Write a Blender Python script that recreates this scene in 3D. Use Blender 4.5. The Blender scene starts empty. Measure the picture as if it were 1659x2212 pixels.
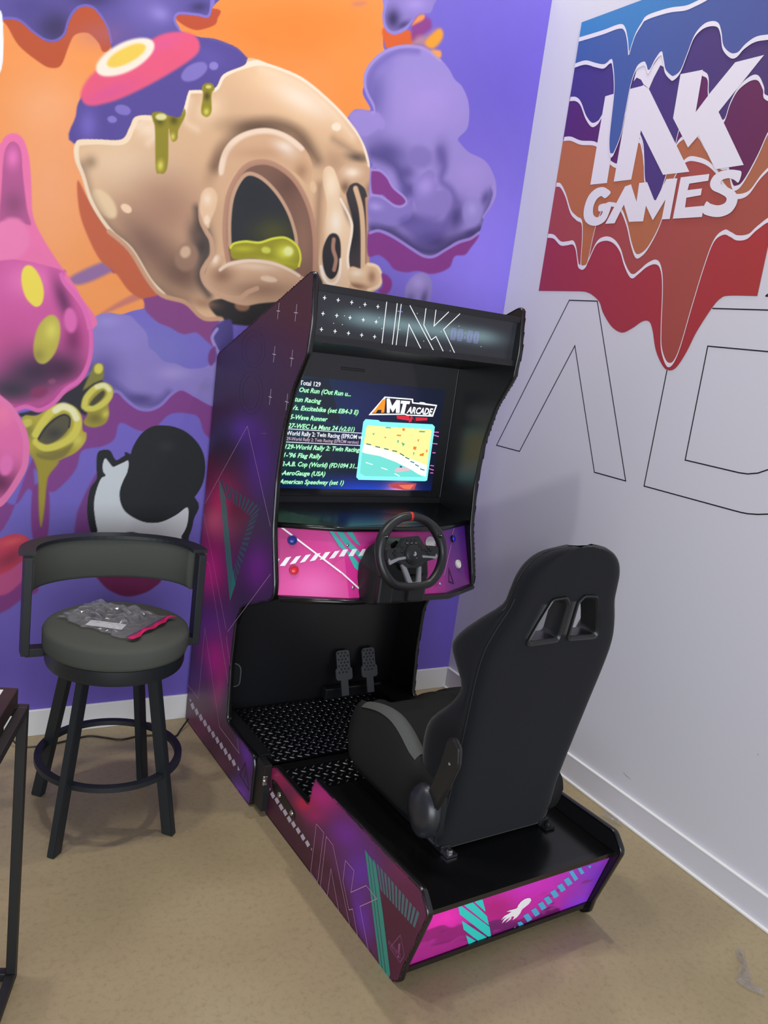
import bpy, bmesh, math, random
import numpy as np
from mathutils import Vector, Matrix
from mathutils.geometry import tessellate_polygon
random.seed(4)
S = bpy.context.scene
COL = S.collection
# ------------------------------------------------------------------ camera, world, lights, exposure
F_PX, YAW, PITCH, ROLL = 1784.713, 0.543148, 0.2042929, -0.1324594
CAM = Vector((-2.331227, -3.062628, 1.62))
def cam_axes():
    cy, sy, cp, sp = math.cos(YAW), math.sin(YAW), math.cos(PITCH), math.sin(PITCH)
    f = Vector((sy*cp, cy*cp, -sp)); r = Vector((cy, -sy, 0)); d = f.cross(r)
    c, s = math.cos(ROLL), math.sin(ROLL)
    return c*r+s*d, -s*r+c*d, f
r_, d_, f_ = cam_axes()
cd = bpy.data.cameras.new('camera'); cam = bpy.data.objects.new('camera', cd); COL.objects.link(cam)
cd.sensor_fit = 'VERTICAL'; cd.sensor_height = 36.0; cd.lens = F_PX/2212*36.0; cd.clip_start = 0.05
m = Matrix((r_, -d_, -f_)).transposed().to_4x4(); m.translation = CAM; cam.matrix_world = m
S.camera = cam
S.view_settings.view_transform = 'Standard'; S.view_settings.look = 'None'
S.view_settings.exposure = 0.0; S.view_settings.gamma = 1.0; S.view_settings.use_curve_mapping = False
w = bpy.data.worlds.new('world'); S.world = w; w.use_nodes = True
w.node_tree.nodes['Background'].inputs[0].default_value = (0.80, 0.88, 1.0, 1)
w.node_tree.nodes['Background'].inputs[1].default_value = 0.18
def area(name, loc, target, sx, sy, power, col=(1, 1, 1)):
    l = bpy.data.lights.new(name, 'AREA'); l.shape = 'RECTANGLE'; l.size = sx; l.size_y = sy; l.energy = power; l.color = col
    o = bpy.data.objects.new(name, l); COL.objects.link(o); o.location = loc
    o.rotation_euler = (Vector(target)-Vector(loc)).to_track_quat('-Z', 'Y').to_euler(); return o
area('window_daylight', (-3.6, -7.0, 1.7), (-1.0, 0, 1.1), 5.0, 2.8, 325, (0.90, 0.95, 1.0))
area('ceiling_lamp_a', (-0.22, -0.95, 4.5), (-0.6, -1.1, 0), 0.16, 0.16, 29, (1.0, 0.95, 0.86))
area('ceiling_lamp_b', (-0.30, -0.25, 4.5), (-0.8, -0.9, 0), 0.16, 0.16, 17, (1.0, 0.96, 0.88))
area('ceiling_lamp_c', (-2.5, -0.95, 4.5), (-1.9, -1.0, 0), 0.18, 0.18, 27, (1.0, 0.95, 0.86))
area('ceiling_lamp_d', (-1.75, -1.2, 4.5), (-1.6, -0.9, 0), 0.2, 0.2, 24, (1.0, 0.97, 0.92))
# ------------------------------------------------------------------ helpers
def lin(c):
    c = np.array(c, float)/255.0
    return np.where(c <= .04045, c/12.92, ((c+.055)/1.055)**2.4)
def rgb(*c): return (*[float(x) for x in lin(c)], 1)
MATS = {}
def mat(name, col, rough=.5, metal=0., spec=.5, alpha=1., emis=None, es=0., bump=None, trans=0., sheen=0., coat=0.):
    if name in MATS: return MATS[name]
    m = bpy.data.materials.new(name); m.use_nodes = True; nt = m.node_tree; b = nt.nodes['Principled BSDF']
    b.inputs['Base Color'].default_value = col; b.inputs['Roughness'].default_value = rough; b.inputs['Metallic'].default_value = metal
    b.inputs['Specular IOR Level'].default_value = spec; b.inputs['Alpha'].default_value = alpha
    b.inputs['Transmission Weight'].default_value = trans; b.inputs['Sheen Weight'].default_value = sheen; b.inputs['Coat Weight'].default_value = coat
    if emis: b.inputs['Emission Color'].default_value = emis; b.inputs['Emission Strength'].default_value = es
    if bump:
        t = nt.nodes.new('ShaderNodeTexCoord'); n = nt.nodes.new('ShaderNodeTexNoise'); n.inputs['Scale'].default_value = bump[0]; n.inputs['Detail'].default_value = 6
        bp = nt.nodes.new('ShaderNodeBump'); bp.inputs['Strength'].default_value = bump[1]; bp.inputs['Distance'].default_value = bump[2]
        nt.links.new(t.outputs['Object'], n.inputs['Vector']); nt.links.new(n.outputs['Fac'], bp.inputs['Height']); nt.links.new(bp.outputs[0], b.inputs['Normal'])
    MATS[name] = m; return m
def vcmat(name, rough=.5, spec=.5, k=1., emis=0., noise=None, coat=0.):
    m = bpy.data.materials.new(name); m.use_nodes = True; nt = m.node_tree; b = nt.nodes['Principled BSDF']
    a = nt.nodes.new('ShaderNodeAttribute'); a.attribute_name = 'Col'
    b.inputs['Roughness'].default_value = rough; b.inputs['Specular IOR Level'].default_value = spec; b.inputs['Coat Weight'].default_value = coat
    src = a.outputs['Color']
    if noise:
        t = nt.nodes.new('ShaderNodeTexCoord'); n = nt.nodes.new('ShaderNodeTexNoise'); n.inputs['Scale'].default_value = noise[0]; n.inputs['Detail'].default_value = 8
        mr = nt.nodes.new('ShaderNodeMapRange'); mr.inputs[3].default_value = 1-noise[1]; mr.inputs[4].default_value = 1+noise[1]
        vm = nt.nodes.new('ShaderNodeVectorMath'); vm.operation = 'SCALE'
        nt.links.new(t.outputs['Object'], n.inputs['Vector']); nt.links.new(n.outputs['Fac'], mr.inputs[0]); nt.links.new(src, vm.inputs[0]); nt.links.new(mr.outputs[0], vm.inputs['Scale']); src = vm.outputs[0]
    if emis:
        b.inputs['Base Color'].default_value = (0, 0, 0, 1)
        nt.links.new(src, b.inputs['Emission Color']); b.inputs['Emission Strength'].default_value = emis
    else: nt.links.new(src, b.inputs['Base Color'])
    MATS[name] = m; return m
ROOTOFF = {}
def link(name, me, mt=None, parent=None, smooth=False, label=None):
    o = bpy.data.objects.new(name, me); COL.objects.link(o)
    if mt is not None and not me.materials:
        me.materials.append(mt)
    if smooth is True:
        me.polygons.foreach_set('use_smooth', [True]*len(me.polygons))
    if parent is not None:
        o.parent = parent; p = parent
        while p.parent: p = p.parent
        off = ROOTOFF.get(p.name)
        if off: me.transform(Matrix.Translation((-off[0], -off[1], -off[2])))
    if label: o['label'] = label
    return o
def obj(name, bm, mt=None, parent=None, smooth=False, label=None, recalc=True, angle=None):
    if recalc: bmesh.ops.recalc_face_normals(bm, faces=bm.faces)
    me = bpy.data.meshes.new(name)
    if angle:
        for f in bm.faces: f.smooth = True
        for e in bm.edges:
            if len(e.link_faces) == 2 and e.calc_face_angle(0) > math.radians(angle): e.smooth = False
    bm.to_mesh(me); bm.free()
    return link(name, me, mt, parent, smooth, label)
def tag(o, label, cat, group=None):
    o['label'] = label; o['category'] = cat
    if group: o['group'] = group
    return o
def root(name, loc, rz, label, cat, off=None):
    o = bpy.data.objects.new(name, None); COL.objects.link(o); o.location = loc; o.rotation_euler = (0, 0, rz)
    o.empty_display_size = .1
    if off: ROOTOFF[o.name] = off
    return tag(o, label, cat)
def struct(o): o['kind'] = 'structure'; return o
def box(bm, x0, x1, y0, y1, z0, z1, bev=0., seg=2, M=None):
    vs = [bm.verts.new((x, y, z)) for x in (x0, x1) for y in (y0, y1) for z in (z0, z1)]
    if M is not None:
        for v in vs: v.co = M @ v.co
    fs = [bm.faces.new([vs[i] for i in q]) for q in ((0, 1, 3, 2), (4, 6, 7, 5), (0, 4, 5, 1), (2, 3, 7, 6), (0, 2, 6, 4), (1, 5, 7, 3))]
    if bev: 
        es = list({e for f in fs for e in f.edges})
        bmesh.ops.bevel(bm, geom=es, offset=bev, segments=seg, affect='EDGES', profile=.5)
def cyl(bm, p0, p1, r0, r1=None, n=20, cap=True):
    p0, p1 = Vector(p0), Vector(p1); r1 = r0 if r1 is None else r1
    d = (p1-p0).normalized(); a = d.orthogonal().normalized(); b = d.cross(a)
    A = [bm.verts.new(p0+r0*(math.cos(t)*a+math.sin(t)*b)) for t in [i/n*2*math.pi for i in range(n)]]
    B = [bm.verts.new(p1+r1*(math.cos(t)*a+math.sin(t)*b)) for t in [i/n*2*math.pi for i in range(n)]]
    for i in range(n): bm.faces.new((A[i], A[(i+1) % n], B[(i+1) % n], B[i]))
    if cap: bm.faces.new(A[::-1]); bm.faces.new(B)
def lathe(bm, c, prof, n=48, axis=None):
    c = Vector(c); z = Vector(axis or (0, 0, 1)).normalized(); a = z.orthogonal().normalized(); b = z.cross(a); rings = []
    for r, h in prof:
        if r < 1e-6: rings.append([bm.verts.new(c+z*h)])
        else: rings.append([bm.verts.new(c+z*h+r*(math.cos(t)*a+math.sin(t)*b)) for t in [i/n*2*math.pi for i in range(n)]])
    for A, B in zip(rings, rings[1:]):
        for i in range(n):
            j = (i+1) % n
            if len(A) == 1 and len(B) == 1: continue
            if len(A) == 1: bm.faces.new((A[0], B[j], B[i]))
            elif len(B) == 1: bm.faces.new((A[i], A[j], B[0]))
            else: bm.faces.new((A[i], A[j], B[j], B[i]))
def loft(bm, rings, closed=True, caps=True):
    R = [[bm.verts.new(p) for p in r] for r in rings]; n = len(R[0])
    for A, B in zip(R, R[1:]):
        for i in range(n if closed else n-1):
            bm.faces.new((A[i], A[(i+1) % n], B[(i+1) % n], B[i]))
    if caps and closed: bm.faces.new(R[0][::-1]); bm.faces.new(R[-1])
def tube(bm, pts, r, n=10, closed=False, ry=None):
    pts = [Vector(p) for p in pts]; N = len(pts); rings = []; up = None
    for i, p in enumerate(pts):
        t = (pts[(i+1) % N]-pts[i-1]) if closed else (pts[min(i+1, N-1)]-pts[max(i-1, 0)])
        t.normalize()
        if up is None: up = t.orthogonal().normalized()
        up = (up-t*up.dot(t)).normalized(); b = t.cross(up); rr = r[i] if isinstance(r, (list, tuple)) else r
        rings.append([p+rr*(math.cos(a)*up+math.sin(a)*b) for a in [k/n*2*math.pi for k in range(n)]])
    if closed: rings.append(rings[0])
    loft(bm, rings, True, not closed)
    if closed: bmesh.ops.remove_doubles(bm, verts=bm.verts, dist=1e-6)
def catmull(P, k=6, closed=True):
    P = [np.array(p, float) for p in P]; N = len(P); out = []
    for i in range(N if closed else N-1):
        p0, p1, p2, p3 = (P[i-1] if closed or i else P[0]), P[i], P[(i+1) % N], (P[(i+2) % N] if closed else P[min(i+2, N-1)])
        for j in range(k):
            t = j/k
            out.append(.5*(2*p1+(p2-p0)*t+(2*p0-5*p1+4*p2-p3)*t*t+(3*p1-p0-3*p2+p3)*t**3))
    if not closed: out.append(P[-1])
    return np.array(out)
def round_poly(pts, seg=6):
    out = []; N = len(pts)
    for i in range(N):
        p = Vector(pts[i][:2]); r = pts[i][2] if len(pts[i]) > 2 else 0
        if r <= 0: out.append(p); continue
        a, b = Vector(pts[i-1][:2])-p, Vector(pts[(i+1) % N][:2])-p
        la, lb = a.length, b.length; a.normalize(); b.normalize(); ang = a.angle(b)
        d = min(r/math.tan(ang/2), la*.48, lb*.48)
        A, B = p+a*d, p+b*d
        for k in range(seg+1):
            t = k/seg; out.append((1-t)**2*A+2*t*(1-t)*p+t*t*B)
    return out
def prism(bm, poly, f0, f1):
    """poly 2D list; f0/f1 map 2D->3D for both caps"""
    A = [bm.verts.new(f0(*p)) for p in poly]; B = [bm.verts.new(f1(*p)) for p in poly]; n = len(A)
    for i in range(n): bm.faces.new((A[i], A[(i+1) % n], B[(i+1) % n], B[i]))
    bm.faces.new(A[::-1]); bm.faces.new(B)
def flatpoly(bm, pts3, colf=None, lay=None):
    pts3 = [Vector(p) for p in pts3]
    tris = tessellate_polygon([pts3]); V = [bm.verts.new(p) for p in pts3]
    if lay is not None:
        for v, p in zip(V, pts3): c = colf(p); v[lay] = (*c[:3], 1)
    for t in tris:
        try: bm.faces.new([V[i] for i in t])
        except ValueError: pass
def strip(bm, pts3, w, nrm):
    """flat ribbon along a polyline, width w, on a surface with normal nrm"""
    P = [Vector(p) for p in pts3]; nrm = Vector(nrm).normalized(); closed = (P[0]-P[-1]).length < 1e-5 and len(P) > 3
    if closed: P = P[:-1]
    N = len(P); L = []; R = []
    for i in range(N):
        a = (P[i]-P[i-1]) if (i or closed) else (P[1]-P[0]); b = (P[(i+1) % N]-P[i]) if (i < N-1 or closed) else (P[-1]-P[-2])
        a.normalize(); b.normalize(); na, nb = a.cross(nrm), b.cross(nrm); mm = (na+nb)
        if mm.length < 1e-3: mm = na.copy()
        mm.normalize(); k = 1/max(.35, mm.dot(na)); ww = w[i] if isinstance(w, (list, tuple)) else w
        L.append(bm.verts.new(P[i]+mm*ww/2*k)); R.append(bm.verts.new(P[i]-mm*ww/2*k))
    for i in range(N if closed else N-1):
        j = (i+1) % N
        bm.faces.new((L[i], L[j], R[j], R[i]))
def upright(bm, nrm):
    nrm = Vector(nrm)
    bm.normal_update()
    for f in bm.faces:
        if f.normal.dot(nrm) < 0: f.normal_flip()
def text_bm(bm, txt, org, ax, ay, width, height=None, bold=.0, shear=0., fit=True):
    cu = bpy.data.curves.new('t', 'FONT'); cu.body = txt; cu.offset = bold; cu.shear = shear; cu.resolution_u = 2
    o = bpy.data.objects.new('t', cu); COL.objects.link(o); bpy.context.view_layer.update()
    me = o.evaluated_get(bpy.context.evaluated_depsgraph_get()).to_mesh()
    co = np.array([v.co[:] for v in me.vertices]); x0, x1 = co[:, 0].min(), co[:, 0].max(); cap = .69
    sx = width/(x1-x0); sy = sx if height is None else height/cap
    org, ax, ay = Vector(org), Vector(ax), Vector(ay); V = [bm.verts.new(org+ax*((c[0]-x0)*sx)+ay*(c[1]*sy)) for c in co]
    for p in me.polygons:
        try: bm.faces.new([V[i] for i in p.vertices])
        except ValueError: pass
    bpy.data.objects.remove(o); bpy.data.curves.remove(cu)
# ------------------------------------------------------------------ mural paint engine (paint colours on a fine wall grid)
def smooth_closed(a): return catmull([(a[i], a[i+1]) for i in range(0, len(a), 2)], 5, True)
def seg_dist(X, Y, P, closed):
    d2 = np.full(X.shape, 1e18); n = len(P)
    for i in range(n if closed else n-1):
        ax, ay = P[i]; bx, by = P[(i+1) % n]; dx, dy = bx-ax, by-ay; l = dx*dx+dy*dy
        if l < 1e-9: continue
        t = np.clip(((X-ax)*dx+(Y-ay)*dy)/l, 0, 1); d2 = np.minimum(d2, (X-ax-t*dx)**2+(Y-ay-t*dy)**2)
    return np.sqrt(d2)
def inside(X, Y, P):
    r = np.zeros(X.shape, bool); n = len(P)
    for i in range(n):
        ax, ay = P[i]; bx, by = P[(i+1) % n]
        if ay == by: continue
        r ^= ((ay > Y) != (by > Y)) & (X < (bx-ax)*(Y-ay)/(by-ay)+ax)
    return r
def paint(ops, x0, x1, z0, z1, res, base):
    nx = int((x1-x0)/res)+1; nz = int((z1-z0)/res)+1; xs = x0+np.arange(nx)*res; zs = z0+np.arange(nz)*res
    C = np.empty((nz, nx, 3), np.float32); C[:] = np.array(base, np.float32)
    masks = {}
    def win(a, b, c, d):
        i0 = max(0, int((a-x0)/res)-1); i1 = min(nx, int((b-x0)/res)+2); j0 = max(0, int((c-z0)/res)-1); j1 = min(nz, int((d-z0)/res)+2)
        if i1 <= i0 or j1 <= j0: return None
        return i0, i1, j0, j1
    need = {o[-1] for o in ops if o[0] == 'B'}|{o[6] for o in ops if o[0] in 'FS'}
    for k, o in enumerate(ops):
        if o[0] == 'F':
            _, a, col, soft, al, sm, clip = o; P = smooth_closed(a); soft = max(soft, res*.5); mg = soft*1.5
            W_ = win(P[:, 0].min()-mg, P[:, 0].max()+mg, P[:, 1].min()-mg, P[:, 1].max()+mg)
            if W_ is None: continue
            i0, i1, j0, j1 = W_; X, Y = np.meshgrid(xs[i0:i1], zs[j0:j1]); ins = inside(X, Y, P)
            # distances only near the edge
            d = np.where(ins, -1e6, 1e6); e = int(mg/res)+2
            nb = np.zeros(ins.shape, bool); ed = np.zeros(ins.shape, bool)
            ed[:, 1:] |= ins[:, 1:] != ins[:, :-1]; ed[1:] |= ins[1:] != ins[:-1]; nb = ed.copy()
            for _ in range(min(e, 40)):
                q = nb.copy(); q[1:] |= nb[:-1]; q[:-1] |= nb[1:]; q[:, 1:] |= nb[:, :-1]; q[:, :-1] |= nb[:, 1:]; nb = q
            if nb.any():
                dd = seg_dist(X[nb], Y[nb], P, True); d[nb] = np.where(ins[nb], -dd, dd)
            t = np.clip(.5-d/(2*soft), 0, 1); A = t*t*(3-2*t)*al
            if k in need: mk = np.zeros((nz, nx), np.float32); mk[j0:j1, i0:i1] = A; masks[k] = mk
        elif o[0] == 'S':
            _, a, col, wd, soft, al, clip, closed = o; wd = wd*(1.7 if clip >= 0 and soft < 6 else 1); P = catmull([(a[i], a[i+1]) for i in range(0, len(a), 2)], 5, bool(closed))
            mg = wd/2+soft*1.5
            W_ = win(P[:, 0].min()-mg, P[:, 0].max()+mg, P[:, 1].min()-mg, P[:, 1].max()+mg)
            if W_ is None: continue
            i0, i1, j0, j1 = W_; X, Y = np.meshgrid(xs[i0:i1], zs[j0:j1])
            d = seg_dist(X, Y, P, bool(closed)); t = np.clip(.5-(d-wd/2)/(2*max(soft, res*.5)), 0, 1); A = t*t*(3-2*t)*al
        else:
            _, a, col, al, clip = o; cx, cy, ax, ay, bx, by = a; ux, uy, vx, vy = ax-cx, ay-cy, bx-cx, by-cy
            r = 1.9*max(math.hypot(ux, uy), math.hypot(vx, vy)); W_ = win(cx-r, cx+r, cy-r, cy+r)
            if W_ is None: continue
            i0, i1, j0, j1 = W_; X, Y = np.meshgrid(xs[i0:i1]-cx, zs[j0:j1]-cy); det = ux*vy-uy*vx
            s = (X*vy-Y*vx)/det; t = (Y*ux-X*uy)/det; q = s*s+t*t; A = np.exp(-1.1*q)*al*np.clip((3.6-q)/1.5, 0, 1)
        if clip >= 0:
            if clip not in masks: continue
            A = A*masks[clip][j0:j1, i0:i1]
        A = A[..., None]; C[j0:j1, i0:i1] = C[j0:j1, i0:i1]*(1-A)+np.array(col, np.float32)*A
    return xs, zs, C
def grid_mesh(name, xs, zs, C, f, keep=None, k=1.0):
    """f maps (a,b) arrays in mm -> (n,3) metres"""
    nx, nz = len(xs), len(zs); X, Y = np.meshgrid(xs, zs); co = f(X.ravel(), Y.ravel()).astype(np.float32)
    i, j = np.meshgrid(np.arange(nx-1), np.arange(nz-1)); a = (j*nx+i).ravel(); q = np.stack([a, a+1, a+1+nx, a+nx], 1)
    if keep is not None:
        kx = X[:-1, :-1].ravel()+(xs[1]-xs[0])/2; ky = Y[:-1, :-1].ravel()+(zs[1]-zs[0])/2; q = q[inside(kx, ky, keep)]
    me = bpy.data.meshes.new(name); me.vertices.add(len(co)); me.vertices.foreach_set('co', co.ravel())
    me.loops.add(q.size); me.loops.foreach_set('vertex_index', q.ravel().astype(np.int32)); me.polygons.add(len(q))
    me.polygons.foreach_set('loop_start', np.arange(0, q.size, 4, dtype=np.int32))
    me.update(calc_edges=True); at = me.color_attributes.new('Col', 'FLOAT_COLOR', 'POINT')
    c4 = np.ones((len(co), 4), np.float32); c4[:, :3] = lin(C.reshape(-1, 3))*k; at.data.foreach_set('color', c4.ravel())
    me.validate(); return me
MURAL=[["B",[-140,2781,411,2924,-46,2322],[112,96,208],0.9,-1],["B",[-162,2012,194,2069,-87,1622],[148,128,244],1,-1],["B",[78,313,311,299,133,15],[128,100,222],0.8,-1],["B",[-1543,1467,-1337,1489,-1534,1334],[126,122,200],0.9,-1],["B",[-1792,702,-1360,694,-1774,339],[116,104,192],0.9,-1],["B",[-1685,237,-1121,183,-1675,62],[104,84,176],0.9,-1],["F",[-2132,2509,-764,2924,-753,2800,-764,2736,-755,2693,-722,2692,-692,2723,-635,2735,-648,2752,-677,2732,-732,2685,-776,2640,-800,2593,-821,2547,-821,2514,-782,2469,-841,2458,-872,2424,-955,2277,-1172,1852,-1320,1695,-1556,1638,-1584,1618,-1626,1602,-1667,1584,-1705,1585,-1758,1559,-1867,1620,-1973,1724,-2110,1703],[250,155,84],1.3,1,1,-1],["B",[-1116,2666,-685,2787,-1100,2532],[243,138,56],1,6],["B",[-870,2526,-753,2556,-846,2351],[250,150,70],0.9,6],["B",[-1912,1969,-1753,2001,-1898,1646],[251,170,118],1,6],["B",[-1936,2204,-1839,2228,-1933,2122],[252,176,124],0.8,6],["B",[-1606,1656,-1407,1683,-1601,1592],[252,160,92],0.8,6],["F",[-2104,2415,-2065,2413,-2024,2361,-1962,2328,-1928,2321,-1898,2337,-1878,2398,-1861,2436,-1822,2452,-1789,2433,-1773,2410,-1751,2424,-1751,2474,-1812,2539,-1923,2520,-2106,2466],[192,84,48],2.6,1,1,-1],["F",[-1548,2602,-1407,2643,-1405,2614,-1415,2590,-1465,2561,-1497,2557,-1526,2563,-1546,2574],[196,82,52],3,1,1,-1],["F",[-768,2764,-757,2716,-742,2699,-698,2711,-636,2738,-633,2770,-670,2786],[222,98,46],5.4,1,1,-1],["F",[-1840,1684,-1753,1744,-1677,1779,-1624,1803,-1638,1777,-1728,1709,-1809,1666],[140,105,170],9,0.9,1,-1],["F",[-1708,1766,-1658,1789,-1623,1795,-1645,1760,-1697,1721],[140,70,130],6.2,0.9,1,-1],["F",[-1735,1574,-1668,1631,-1575,1691,-1526,1690,-1636,1627],[190,110,120],7.8,0.7,1,-1],["F",[-1830,2000,-1794,1948,-1721,1856,-1648,1807,-1577,1715,-1524,1670,-1572,1644,-1638,1667,-1690,1722,-1746,1760,-1796,1843,-1822,1913],[200,100,68],4.4,1,1,-1],["F",[-1579,1739,-1475,1689,-1347,1598,-1363,1588,-1517,1569,-1570,1620,-1589,1649,-1541,1672],[140,72,140],3.2,1,1,-1],["F",[-1584,1619,-1559,1660,-1421,1669,-1317,1630,-1306,1512,-1342,1524,-1389,1554,-1438,1543,-1488,1561,-1542,1580],[138,72,136],4.9,1,1,-1],["F",[-2132,2509,-1431,2722,-1427,2640,-1437,2608,-1469,2603,-1508,2596,-1537,2588,-1547,2571,-1535,2552,-1518,2539,-1463,2540,-1399,2549,-1313,2536,-1307,2478,-1651,2317,-1730,2368,-1752,2446,-1769,2490,-1804,2525,-1833,2527,-1860,2509,-1879,2472,-1890,2429,-1915,2402,-1947,2395,-1986,2409,-2020,2428,-2050,2428,-2129,2405],[96,84,162],1.5,1,1,-1],["B",[-1919,2441,-1858,2424,-1944,2387],[62,52,100],1,21],["B",[-1813,2559,-1743,2580,-1812,2530],[66,55,110],0.9,21],["B",[-1624,2580,-1536,2576,-1644,2508],[122,106,186],1,21],["B",[-2002,2477,-1942,2494,-2000,2438],[82,72,145],1,21],["B",[-1471,2631,-1440,2641,-1470,2615],[60,52,104],0.8,21],["B",[-1600,2573,-1568,2571,-1607,2550],[150,134,214],0.9,21],["S",[-2129,2405,-2050,2428,-2020,2428,-1986,2409,-1947,2395,-1915,2402,-1890,2429,-1879,2472,-1860,2509,-1833,2527,-1804,2525,-1769,2490,-1752,2446],[122,106,200],7.8,1.9,0.9,21,0],["S",[-1518,2539,-1535,2552,-1547,2571,-1537,2588,-1508,2596,-1469,2603,-1437,2608,-1427,2640,-1431,2722],[140,124,214],9.1,2.3,0.9,21,0],["F",[-2092,2444,-2074,2437,-2067,2360,-2068,2294,-2077,2265,-2099,2259,-2105,2441],[250,250,252],1.3,1,1,-1],["F",[-1848,2112,-1846,2198,-1836,2250,-1786,2332,-1661,2464,-1541,2518,-1462,2534,-1381,2539,-1294,2519,-1313,2453,-1408,2286,-1601,2167],[90,76,156],3.6,1,1,-1],["B",[-1807,2178,-1778,2185,-1804,2129],[120,104,196],0.9,31],["B",[-1425,2484,-1354,2480,-1436,2446],
[100,86,172],0.9,31],["F",[-1430,2461,-1427,2450,-1433,2435,-1447,2418,-1465,2403,-1485,2393,-1501,2390,-1512,2395,-1514,2406,-1508,2421,-1495,2438,-1477,2452,-1458,2462,-1441,2466],[140,124,205],4.7,0.9,1,-1],["F",[-1389,2468,-1390,2462,-1394,2456,-1400,2452,-1408,2450,-1414,2451,-1419,2454,-1421,2459,-1420,2465,-1416,2471,-1410,2475,-1403,2477,-1396,2476,-1391,2473],[146,130,212],3.1,1,1,-1],["F",[-1674,2250,-1678,2243,-1686,2237,-1697,2235,-1708,2235,-1718,2238,-1724,2244,-1725,2251,-1721,2258,-1713,2263,-1702,2266,-1691,2266,-1681,2263,-1675,2257],[132,116,200],3,1,1,-1],["F",[-1717,2214,-1719,2209,-1724,2205,-1730,2203,-1736,2202,-1742,2204,-1746,2208,-1747,2212,-1745,2217,-1740,2221,-1734,2224,-1727,2224,-1722,2222,-1718,2219],[138,122,206],3,1,1,-1],["F",[-1826,2245,-1834,2271,-1808,2327,-1732,2410,-1646,2468,-1588,2513,-1527,2538,-1479,2539,-1459,2515,-1470,2480,-1533,2419,-1622,2346,-1709,2284,-1774,2249,-1806,2239],[238,92,130],7.2,1,1,-1],["B",[-1585,2485,-1508,2533,-1576,2467],[232,92,150],0.8,38],["B",[-1740,2295,-1653,2351,-1730,2277],[226,88,150],0.9,38],["B",[-1779,2460,-1692,2484,-1777,2419],[180,110,150],0.35,-1],["F",[-1614,2481,-1612,2460,-1629,2429,-1660,2395,-1699,2365,-1739,2345,-1771,2338,-1789,2346,-1790,2367,-1774,2396,-1744,2429,-1706,2459,-1666,2480,-1633,2488],[255,238,222],5.9,1,1,-1],["F",[-1640,2464,-1640,2452,-1652,2433,-1674,2411,-1700,2391,-1726,2376,-1746,2370,-1757,2374,-1757,2386,-1745,2405,-1724,2426,-1698,2446,-1673,2461,-1652,2467],[246,208,88],5.9,1,1,-1],["F",[-1847,2091,-1843,2114,-1830,2128,-1775,2141,-1698,2158,-1674,2202,-1657,2239,-1604,2255,-1567,2245,-1516,2253,-1499,2295,-1486,2357,-1473,2368,-1396,2393,-1368,2446,-1296,2494,-1281,2522,-1216,2523,-1079,2512,-959,2465,-874,2417,-804,2360,-763,2292,-751,2252,-723,2214,-736,2160,-738,2115,-709,1915,-653,1888,-637,1840,-694,1795,-842,1796,-986,1732,-1125,1678,-1204,1629,-1312,1607,-1365,1609,-1402,1629,-1448,1660,-1524,1670,-1577,1715,-1648,1807,-1721,1856,-1786,1935,-1820,2017,-1840,2056],[226,184,146],1.7,1,1,-1],["B",[-1665,2078,-1509,2084,-1676,1987],[244,212,176],1,44],["B",[-1117,2449,-838,2373,-1161,2365],[248,206,164],1,44],["B",[-1070,2437,-951,2409,-1088,2398],[255,232,210],1,44],["B",[-1612,2209,-1566,2219,-1610,2179],[254,226,198],0.9,44],["B",[-1411,2323,-1370,2367,-1382,2301],[252,220,186],0.8,44],["B",[-1530,1968,-1381,1915,-1590,1842],[178,134,112],0.95,44],["B",[-1585,1833,-1474,1749,-1633,1775],[140,104,90],1,44],["B",[-1464,1756,-1364,1718,-1496,1688],[122,90,78],1,44],["B",[-1396,1864,-1358,1871,-1391,1800],[70,62,62],1,44],["B",[-1417,1909,-1383,1915,-1413,1861],[100,78,70],0.8,44],["B",[-1210,2301,-1093,2318,-1210,2269],[96,72,58],1,44],["B",[-1059,2270,-1009,2241,-1094,2228],[120,88,68],0.9,44],["B",[-912,2252,-854,2265,-906,2203],[190,150,120],0.8,44],["B",[-812,2291,-766,2294,-813,2274],[96,80,70],1,44],["B",[-1371,2155,-1346,2152,-1390,2085],[170,128,102],0.8,44],["B",[-1793,2066,-1774,2059,-1803,2045],[150,122,96],0.7,44],["B",[-1760,1879,-1729,1850,-1774,1865],[96,86,78],0.8,44],["B",[-1680,1817,-1627,1776,-1693,1801],[96,78,70],0.6,44],["F",[-1720,1965,-1706,1946,-1699,1927,-1700,1911,-1710,1902,-1726,1900,-1745,1907,-1763,1922,-1777,1940,-1784,1959,-1782,1974,-1773,1984,-1757,1986,-1738,1979],[240,208,168],7.6,0.95,1,44],["F",[-1651,1934,-1656,1929,-1663,1927,-1671,1928,-1679,1932,-1684,1938,-1687,1944,-1685,1950,-1681,1954,-1674,1956,-1665,1955,-1658,1952,-1652,1946,-1650,1940],[250,214,180],3.1,1,1,44],["F",[-897,2382,-898,2375,-903,2369,-910,2364,-919,2363,-927,2364,-933,2367,-936,2373,-935,2380,-930,2386,-923,2391,-914,2393,-906,2392,-900,2388],
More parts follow.
